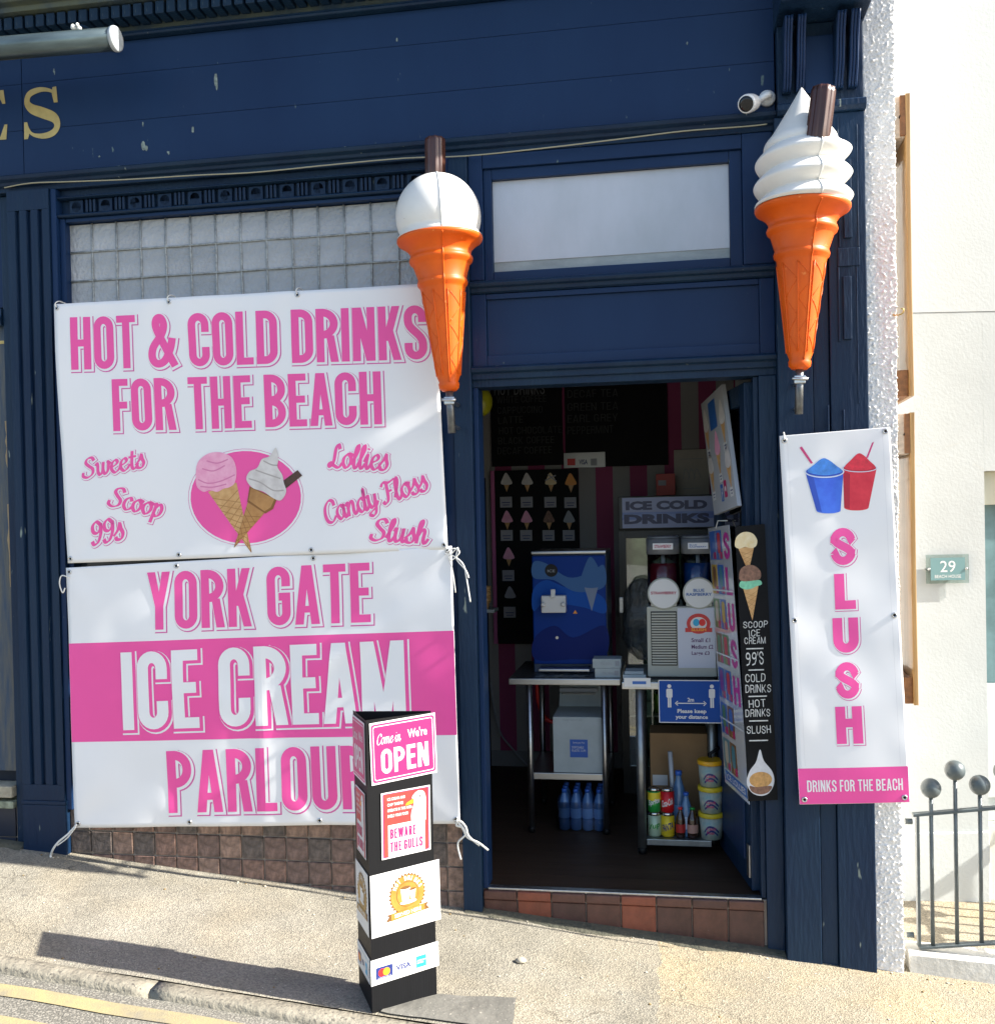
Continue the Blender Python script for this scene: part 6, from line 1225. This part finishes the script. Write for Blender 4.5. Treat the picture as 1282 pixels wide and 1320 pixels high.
ring = [(-.590,.852),(-.34,.852),(-.338,.856),(-.338,1.036),(-.342,1.04),(-.588,1.04),(-.592,1.036),(-.592,.856)]
mb.add([(x+.003*noise.noise(Vector((x*30,y*30,z*30))), y+.003*noise.noise(Vector((x*30,z*40,y*30))), z) for z in (.004,.05,.10,.15) for x, y in ring], [(k*8+i, k*8+(i+1) % 8, (k+1)*8+(i+1) % 8, (k+1)*8+i) for k in range(3) for i in range(8)])
mb.build('shrink_wrap', glass_mat('film', (.86,.9,.95), .08, .6), wb)
# steel bench with the slush machine
T2Y = .54; t2 = thing('steel_bench', 'stainless steel bench beside the door carrying the slush machine', 'table', (.1, .8, 0)); zt2 = .835
t2x0, t2x1 = P(801, 880, T2Y-.03).x, .235
bx(t2x0, t2x1, T2Y-.035, 1.10, zt2-.034, zt2).build('benchtop', ss, t2, bevel=.004)
gal = mat('galvanised_leg', (.30,.32,.33), .4, metal=.9, var=.15, vscale=20)
for X in (P(826, 1000, T2Y).x, .20):
    for Y in ((T2Y, 1.04) if X < .1 else (.70, 1.04)): o = MB().tube([(X, Y, .03), (X, Y, zt2-.035)], .021, 16).build('leg', gal, t2); MB().lathe([(.016, 0), (.022, .006), (.022, .026), (.02, .03)], (X, Y, 0), 14).build('foot', black, o)
sx0 = P(826, 1000, T2Y).x; zs2 = .075; bx(sx0+.022, .183, T2Y-.012, 1.04, zs2-.03, zs2).build('shelf', gal, t2, bevel=.003)

sh = psheet(T2Y-.0365); a_ = uv(sh, 804, 885); b_ = uv(sh, 838, 874); sh.panel('sticker', b_[0]-a_[0], b_[1]-a_[1], card, t2, u0=a_[0], v0=a_[1], thick=.0008); sh.ink('sticker_print', [(rect(a_[0]+.04, a_[1]+.012, a_[0]+.105, a_[1]+.026), bluep, 0)], t2)
o = thing('cup_tray', 'flat white packs lying on the steel bench beside the slush machine', 'packs', P(815, 866, .6)); a_, b_ = P(802, 855, .6), P(832, 860, .6); bx(a_.x, b_.x, .6, .72, zt2+.001, zt2+.02).build('pack', cdb, o, bevel=.002); bx(a_.x+.01, b_.x-.012, .61, .72, zt2+.021, zt2+.036).build('pack', cdb, o, bevel=.002)
# slush machine
SY = .60; a_, b_ = P(833, 783, SY), P(833, 862, SY); sx1 = .225; szt = P(840, 782, SY).z
smc = thing('slush_machine', 'two tank slush machine with STRAWBERRY and BLUE RASPBERRY discs on the bench', 'machine', ((a_.x+sx1)/2, .8, zt2))
cream = mat('machine_cream', (.38,.39,.34), .4); 
bx(a_.x, sx1, SY, SY+.42, zt2+.012, szt).build('housing', cream, smc, bevel=.006); bx(a_.x+.01, sx1-.01, SY+.01, SY+.4, zt2+.0005, zt2+.0115).build('plinth', black, smc)
ga, gb = P(839, 789, SY), P(872, 857, SY); vent_d = bx(ga.x-.003, gb.x+.003, SY-.003, SY-.0005, gb.z-.003, ga.z+.003).build('vent_recess', black, smc)
nsl = 20; slm = mesh_of(bx(0, gb.x-ga.x, -.004, -.0005, -.0042, .0042), cream, .001)
for i in range(nsl): piece('vent_slat', slm, (ga.x, SY-.004, gb.z+(ga.z-gb.z)*(i+.5)/nsl), smc)
sh = psheet(SY-.004); u0, v0 = uv(sh, 874, 861); u1, v1 = sx1-.006, uv(sh, 874, 784)[1]
sp_ = sh.panel('price_sheet', u1-u0, v1-v0, mat('price_sheet_white', (.50,.53,.62), .4), smc, u0=u0, v0=v0); pw, ph = u1-u0, v1-v0
sh.ink('price_print', [(ell(u0+pw*.56, v0+ph*.74, pw*.32, ph*.17), mat('logo_red', (.55,.03,.03), .4), 0), (ell(u0+pw*.56, v0+ph*.74, pw*.22, ph*.11), card, .5), (ell(u0+pw*.50, v0+ph*.76, pw*.09, ph*.06), cyanp, 1), (ell(u0+pw*.66, v0+ph*.76, pw*.09, ph*.06), redp, 1), (rect(u0+pw*.20, v0+ph*.60, u0+pw*.92, v0+ph*.67), MATS['logo_red'], 1.5), (fit(sans('SLUSH', .01, bold=.04), u0+pw*.36, v0+ph*.615, pw*.40, ph*.05), orp, 2),
   (fit(sans('Small £1', .01, bold=.02), u0+pw*.36, v0+ph*.43, pw*.50, ph*.07), mat('ink_purple', (.09,.02,.12), .5), 0), (fit(sans('Medium £2', .01, bold=.02), u0+pw*.36, v0+ph*.32, pw*.58, ph*.07), MATS['ink_purple'], 0), (fit(sans('Large £3', .01, bold=.02), u0+pw*.36, v0+ph*.21, pw*.48, ph*.07), MATS['ink_purple'], 0)], sp_)
tk = [(P(833.5, 740, SY), P(875.5, 740, SY)), (P(879, 740, SY), P(921, 740, SY))]; ztop = P(850, 692, SY).z; zlid = P(850, 715, SY).z
for (l_, r_), mc_, txt, cm in ((tk[0], mat('slush_red', (.16,.012,.02), .2, coat=.6), 'STRAWBERRY', mat('ink_crimson', (.40,.01,.06), .5)), (tk[1], mat('slush_blue', (.01,.06,.22), .2, coat=.6), 'BLUE\nRASPBERRY', mat('ink_blue', (.01,.10,.35), .5))):
    cx_ = (l_.x+r_.x)/2; hw_ = (r_.x-l_.x)/2; cyl = []
    def tankprof(z, k=1.0): return z
    tank = MB(); pr = arc(cx_, SY+.03+hw_, hw_, hw_, 180, 360, 16)+[(cx_+hw_, SY+.36), (cx_-hw_, SY+.36)]
    tank.prism(pr, lambda p, q, a: (p, q, a), szt+.003, zlid-.001, True)
    to = tank.build('tank', glass_mat('tank_clear', (.75,.78,.8), .12, 0), smc)
    pr2 = arc(cx_, SY+.034+hw_, hw_-.006, hw_-.006, 180, 360, 16)+[(cx_+hw_-.006, SY+.352), (cx_-hw_+.006, SY+.352)]
    mb = MB(); mb.prism(pr2, lambda p, q, a: (p, q, a), szt+.005, zlid-.045, True); mb.build('slush', mc_, to)
    MB().tube([(cx_, SY+.09, szt+.2), (cx_, SY+.09, zlid-.002)], .010, 10).build('auger_shaft', mat('auger_white', (.5,.5,.5), .4), to)
    pr3 = arc(cx_, SY+.03+hw_, hw_+.004, hw_+.004, 180, 360, 16)+[(cx_+hw_+.003, SY+.37), (cx_-hw_-.003, SY+.37)]
    mb = MB(); mb.prism(pr3, lambda p, q, a: (p, q, a), zlid, ztop-.012, True); li = mb.build('lid', mat('lid_grey', (.16,.17,.18), .35), to)
    pr4 = [(cx_+(p-cx_)*.93, SY+.2+(q-SY-.2)*.95) for p, q in pr3]; mb = MB(); mb.prism(pr4, lambda p, q, a: (p, q, a), ztop-.0115, ztop, True); mb.build('lid_top', MATS['lid_grey'], to)
    sh = psheet(SY+.022); lw_ = hw_*1.25; zl_ = (zlid+ztop)/2-.004
    sh.panel('lid_label', lw_, .03, card, to, u0=cx_-lw_/2, v0=zl_-.015); sh.ink('lid_print', [(fit(sans(txt, .01, bold=.02), cx_-lw_*.42, zl_-.008, lw_*.84, .016), cm, 0)], to)
    zd = P(855, 765, SY).z; dsc = MB().lathe([(hw_*1.0, 0), (hw_*1.0, .016), (hw_*.96, .02)], (cx_, SY+.012, zd), 36, Matrix.Rotation(R(90), 3, 'X')).build('tap_disc', cream, smc)
    MB().lathe([(hw_*.9, .0205), (hw_*.9, .022)], (cx_, SY+.012, zd), 36, Matrix.Rotation(R(90), 3, 'X')).build('flavour_card', card, dsc)
    bx(cx_-hw_*.8, cx_+hw_*.8, SY-.004, SY+.03, szt+.001, zd-hw_*.55).build('tap_block', cream, smc, bevel=.004)
    sh = psheet(SY-.0112); n_l = txt.count('\n'); sh.ink('flavour_name', [(fit(sans(txt, .01, 'CENTER', bold=.02), cx_-hw_*.78, zd-(.012 if n_l else .004), hw_*1.56, .034 if n_l else .014), cm, 0)], smc)
# keep-your-distance sign
sh = psheet(T2Y-.046); u0, v0 = uv(sh, 849, 931.5); u1, v1 = uv(sh, 931, 877); dw, dh = u1-u0, v1-v0
dn = thing('distance_sign', 'blue sign reading 2m Please keep your distance hung on the bench', 'sign', sh.pt((u0+u1)/2, v0)); signb = mat('sign_blue', (.006,.062,.30), .45, spec=.2)
sh.panel('sheet', dw, dh, card, dn, u0=u0, v0=v0, thick=.004)
def man(x, y, h): return ell(x, y+h*.92, h*.085, h*.085, 16)+rrect(x-h*.13, y+h*.42, x+h*.13, y+h*.81, h*.06)+[(p, .2) for p, _ in rect(x-h*.075, y, x-h*.008, y+h*.45)+rect(x+h*.008, y, x+h*.075, y+h*.45)]
sh.ink('print', [(rect(u0+.004, v0+.004, u1-.004, v1-.004), signb, 0), (man(u0+dw*.17, v0+dh*.36, dh*.54), card, 1), (man(u0+dw*.83, v0+dh*.36, dh*.54), card, 1), (strokes([[(u0+dw*.28, v0+dh*.46), (u0+dw*.72, v0+dh*.46)], [(u0+dw*.30, v0+dh*.51), (u0+dw*.26, v0+dh*.46), (u0+dw*.30, v0+dh*.41)], [(u0+dw*.70, v0+dh*.51), (u0+dw*.74, v0+dh*.46), (u0+dw*.70, v0+dh*.41)]], dh*.022), card, 1),
    (fit(sans('2m', .01, bold=.03), u0+dw*.45, v0+dh*.50, dw*.10, dh*.09), card, 1), (fit(sans('Please keep', .01, bold=.03), u0+dw*.29, v0+dh*.205, dw*.45, dh*.12), card, 1), (fit(sans('your distance', .01, bold=.03), u0+dw*.26, v0+dh*.07, dw*.50, dh*.12), card, 1)], dn, label='white figures two metres apart')
# drinks on the bottom shelf
cz = zs2+.0008; tin = mat('tin', (.6,.6,.6), .25, metal=1)
def can(px, z, Y, M, lab, txt=None, tm=None, M2=None):
    X = P(px, 1050, Y).x; o = thing('drink_can', lab, 'can', (X, Y, z)); r = .0325
    MB().lathe([(.025,.0),(r,.008),(r,.104)], (X,Y,z), 24).build('can_body', M, o); MB().lathe([(r,.1045),(.027,.113),(.027,.116),(.024,.1165),(.023,.114)], (X,Y,z), 24).build('can_top', tin, o)
    if txt:
        pl = fit(sans(txt, .01, bold=.03), -.9, .035, 1.8, .034, rot=0)
        mb = MB()
        for p, s_ in pl: mb.add([(X+(r+.0006)*math.sin(a), Y-(r+.0006)*math.cos(a), z+b+a*.010) for a, b in p], [tuple(range(len(p)))])
        mb.build('can_lettering', tm, o)
    if M2: MB().lathe([(r+.0004,.06),(r+.0004,.098)], (X,Y,z), 24, caps=False).build('can_band', M2, o)
    return o
CY = .585
gr = mat('can_green', (.02,.28,.05), .3, metal=.2); yl = mat('can_yellow', (.72,.52,.02), .3, metal=.2); rdc = mat('can_red', (.55,.01,.015), .3, metal=.2); pale = mat('can_pale_green', (.40,.52,.36), .3, metal=.2); capy = mat('print_yellow', (.72,.55,.03), .4)
can(843, cz, CY, pale, 'pale green can at the foot of the bench shelf stack', '7up', gr, None); can(843, cz+.1175, CY, gr, 'green lemonade can stacked on the pale can', 'Sprite', card, capy)
can(860, cz, CY, yl, 'yellow orangeade can below the red can', 'FANTA', navyp, None); can(860, cz+.1175, CY, rdc, 'red cola can stacked on the yellow can', 'Coca-Cola', card, None)
def bottle(px, Y, r, h, M, capM, labM, lab, name='drink_bottle'):
    X = P(px, 1050, Y).x; o = thing(name, lab, 'bottle', (X, Y, cz)); MB().lathe([(r*.85,0),(r,.008),(r,h*.55),(r*.9,h*.66),(r*.45,h*.85),(r*.38,h*.9),(r*.38,h*.95)], (X,Y,cz), 22).build('glass', M, o)
    MB().lathe([(r*.46,h*.93),(r*.46,h*.995),(r*.4,h)], (X,Y,cz), 16).build('cap', capM, o); MB().lathe([(r*1.01,h*.18),(r*1.01,h*.46)], (X,Y,cz), 22, caps=False).build('label', labM, o)
dkg = mat('cola_glass', (.035,.012,.006), .08, coat=.6); clr = mat('clear_blue_pet', (.10,.22,.42), .1, coat=.6, alpha=.8)
bottle(875, .66, .036, .30, clr, capb, lblb, 'large blue water bottle behind the cans'); bottle(884, .60, .030, .21, clr, capb, mat('label_white_blue', (.4,.5,.65), .4), 'small blue water bottle between the dark bottles')
bottle(876.5, .572, .0235, .145, dkg, redp, mat('label_red', (.4,.02,.02), .4), 'dark brown bottle with red label beside the cans'); bottle(892, .572, .0265, .145, dkg, gr, mat('label_pink', (.45,.25,.2), .4), 'dark brown bottle with pale label beside the tubs')
MB_st = MB(); X = P(869, 1000, .70).x; MB_st.tube([(X, .70, cz), (X-.02, .70, .46)], .012, 8)
o = MB_st.build('straw_bundle', mat('clear_straw', (.5,.52,.55), .2, coat=.5), loc=(X, .70, cz)); tag(o, 'thin clear straw bundle standing behind the water bottle', 'straws')
tubw = mat('tub_white', (.45,.45,.38), .4, col2=(.22,.36,.36), vscale=25); tubl = mat('tub_lid_yellow', (.62,.48,.02), .4)
tx = P(916, 1050, .585).x; hgt = (P(915, 980, .57).z-cz)/3; tr_ = (P(932, 980, .57).x-P(899, 980, .57).x)/2
for i in range(3):
    z = cz+i*(hgt+.0008); o = thing('candy_floss_tub', ('bottom candy floss tub of the stack of three on the shelf', 'middle candy floss tub of the stack of three on the shelf', 'top candy floss tub with orange lid, topmost of the stack')[i], 'tub', (tx, .585, z))
    MB().lathe([(tr_*.82,0),(tr_*.95,hgt*.84)], (tx,.585,z), 32).build('tub_body', tubw, o); MB().lathe([(tr_*1.0,hgt*.83),(tr_*1.02,hgt*.86),(tr_*1.02,hgt*.97),(tr_*.97,hgt)], (tx,.585,z), 32).build('tub_lid', mat('tub_lid_orange', (.70,.36,.01), .4) if i == 2 else tubl, o)
    mb = MB()
    def wrap(pl, M_, dz):
        mb = MB()
        for p, s_ in pl: mb.add([(tx+(tr_*(.83+.12*b/hgt)+.0008)*math.sin(a), .585-(tr_*(.83+.12*b/hgt)+.0008)*math.cos(a), z+b) for a, b in p], [tuple(range(len(p)))])
        mb.build('tub_print', M_, o)
    wrap([(p, 0) for p, _ in strokes([cat([(-.7,.035),(-.3,.062),(.2,.06),(.7,.035)]), cat([(-.6,.022),(0,.045),(.6,.022)])], .010)], navyp, 0); wrap(fit(sans('Candy\nFloss', .01, bold=.02), -.45, .028, .9, .035), hotpink, 0)
o = thing('cardboard_box', 'plain brown cardboard box at the back of the bench shelf', 'box', (0, .9, zs2)); bx(P(838, 1000, .80).x, .18, .80, 1.0, zs2+.001, P(850, 945, .80).z).build('carton', mat('brown_card', (.28,.17,.08), .8, var=.1), o, bevel=.003)
s3 = psheet(.7992); s3.ink('paper_label', [(rect(*(uv(s3, 841, 1012)+uv(s3, 860, 999))), card, 0)], o)
# left side: cone shelf and coiled hose, dark curtain
o = thing('cone_shelf', 'white bracket shelf holding wafer cones on the left inner wall', 'shelf', P(626, 790, 1.4)); a_, b_ = P(612, 786, 1.4), P(637, 790, 1.4); bx(a_.x, b_.x, 1.4, 1.55, b_.z, a_.z).build('shelf_board', cdb, o, bevel=.002)
for k, px in enumerate((619, 627)):
    c = P(px, 786, 1.45); oo = thing('wafer_cone_stack', 'stack of wafer cones standing on the white bracket shelf', 'cones', c, 'wafer cones on the shelf')
    for i in range(3): MB().lathe([(.014,.0),(.017,.04),(.026,.045),(.028,.075),(.024,.074)], c+Vector((0,0,.0005+.032*i)), 16).build('wafer_cone', wafer, oo)
o = thing('wall_cable', 'looped grey cable hanging below the display board', 'cable', P(640, 905, 2.1)); MB().tube(smooth3(pp([(632, 880), (637, 915), (645, 945), (660, 965), (678, 985)], 2.12)+[P(690, 990, 2.0)]), .006, 6).build('cord', grey_p, o)
ylw = thing('balloon', 'yellow balloon hanging inside the doorway by the wall menu', 'balloon', P(625, 515, 1.3)); MB().sphere(P(621, 518, 1.3), .06, 14, 1, 1, 1.35).build('balloon_skin', mat('balloon_yellow', (.45,.45,.02), .3), ylw)
dk = thing('dark_cabinet', 'dark tall cabinet standing against the left inner wall', 'cabinet', (-1.35, 1.9, 0)); bx(-1.599, -1.17, 1.62, 2.19, .001, 1.9).build('carcass', chalkblack, dk, bevel=.004); bx(-1.58, -1.19, 1.6, 1.6195, .05, 1.85).build('cabinet_door', chalkblack, dk, bevel=.003)
#@@OBJECTS
for o in bpy.data.objects:
    if '_loc' in o: del o['_loc']
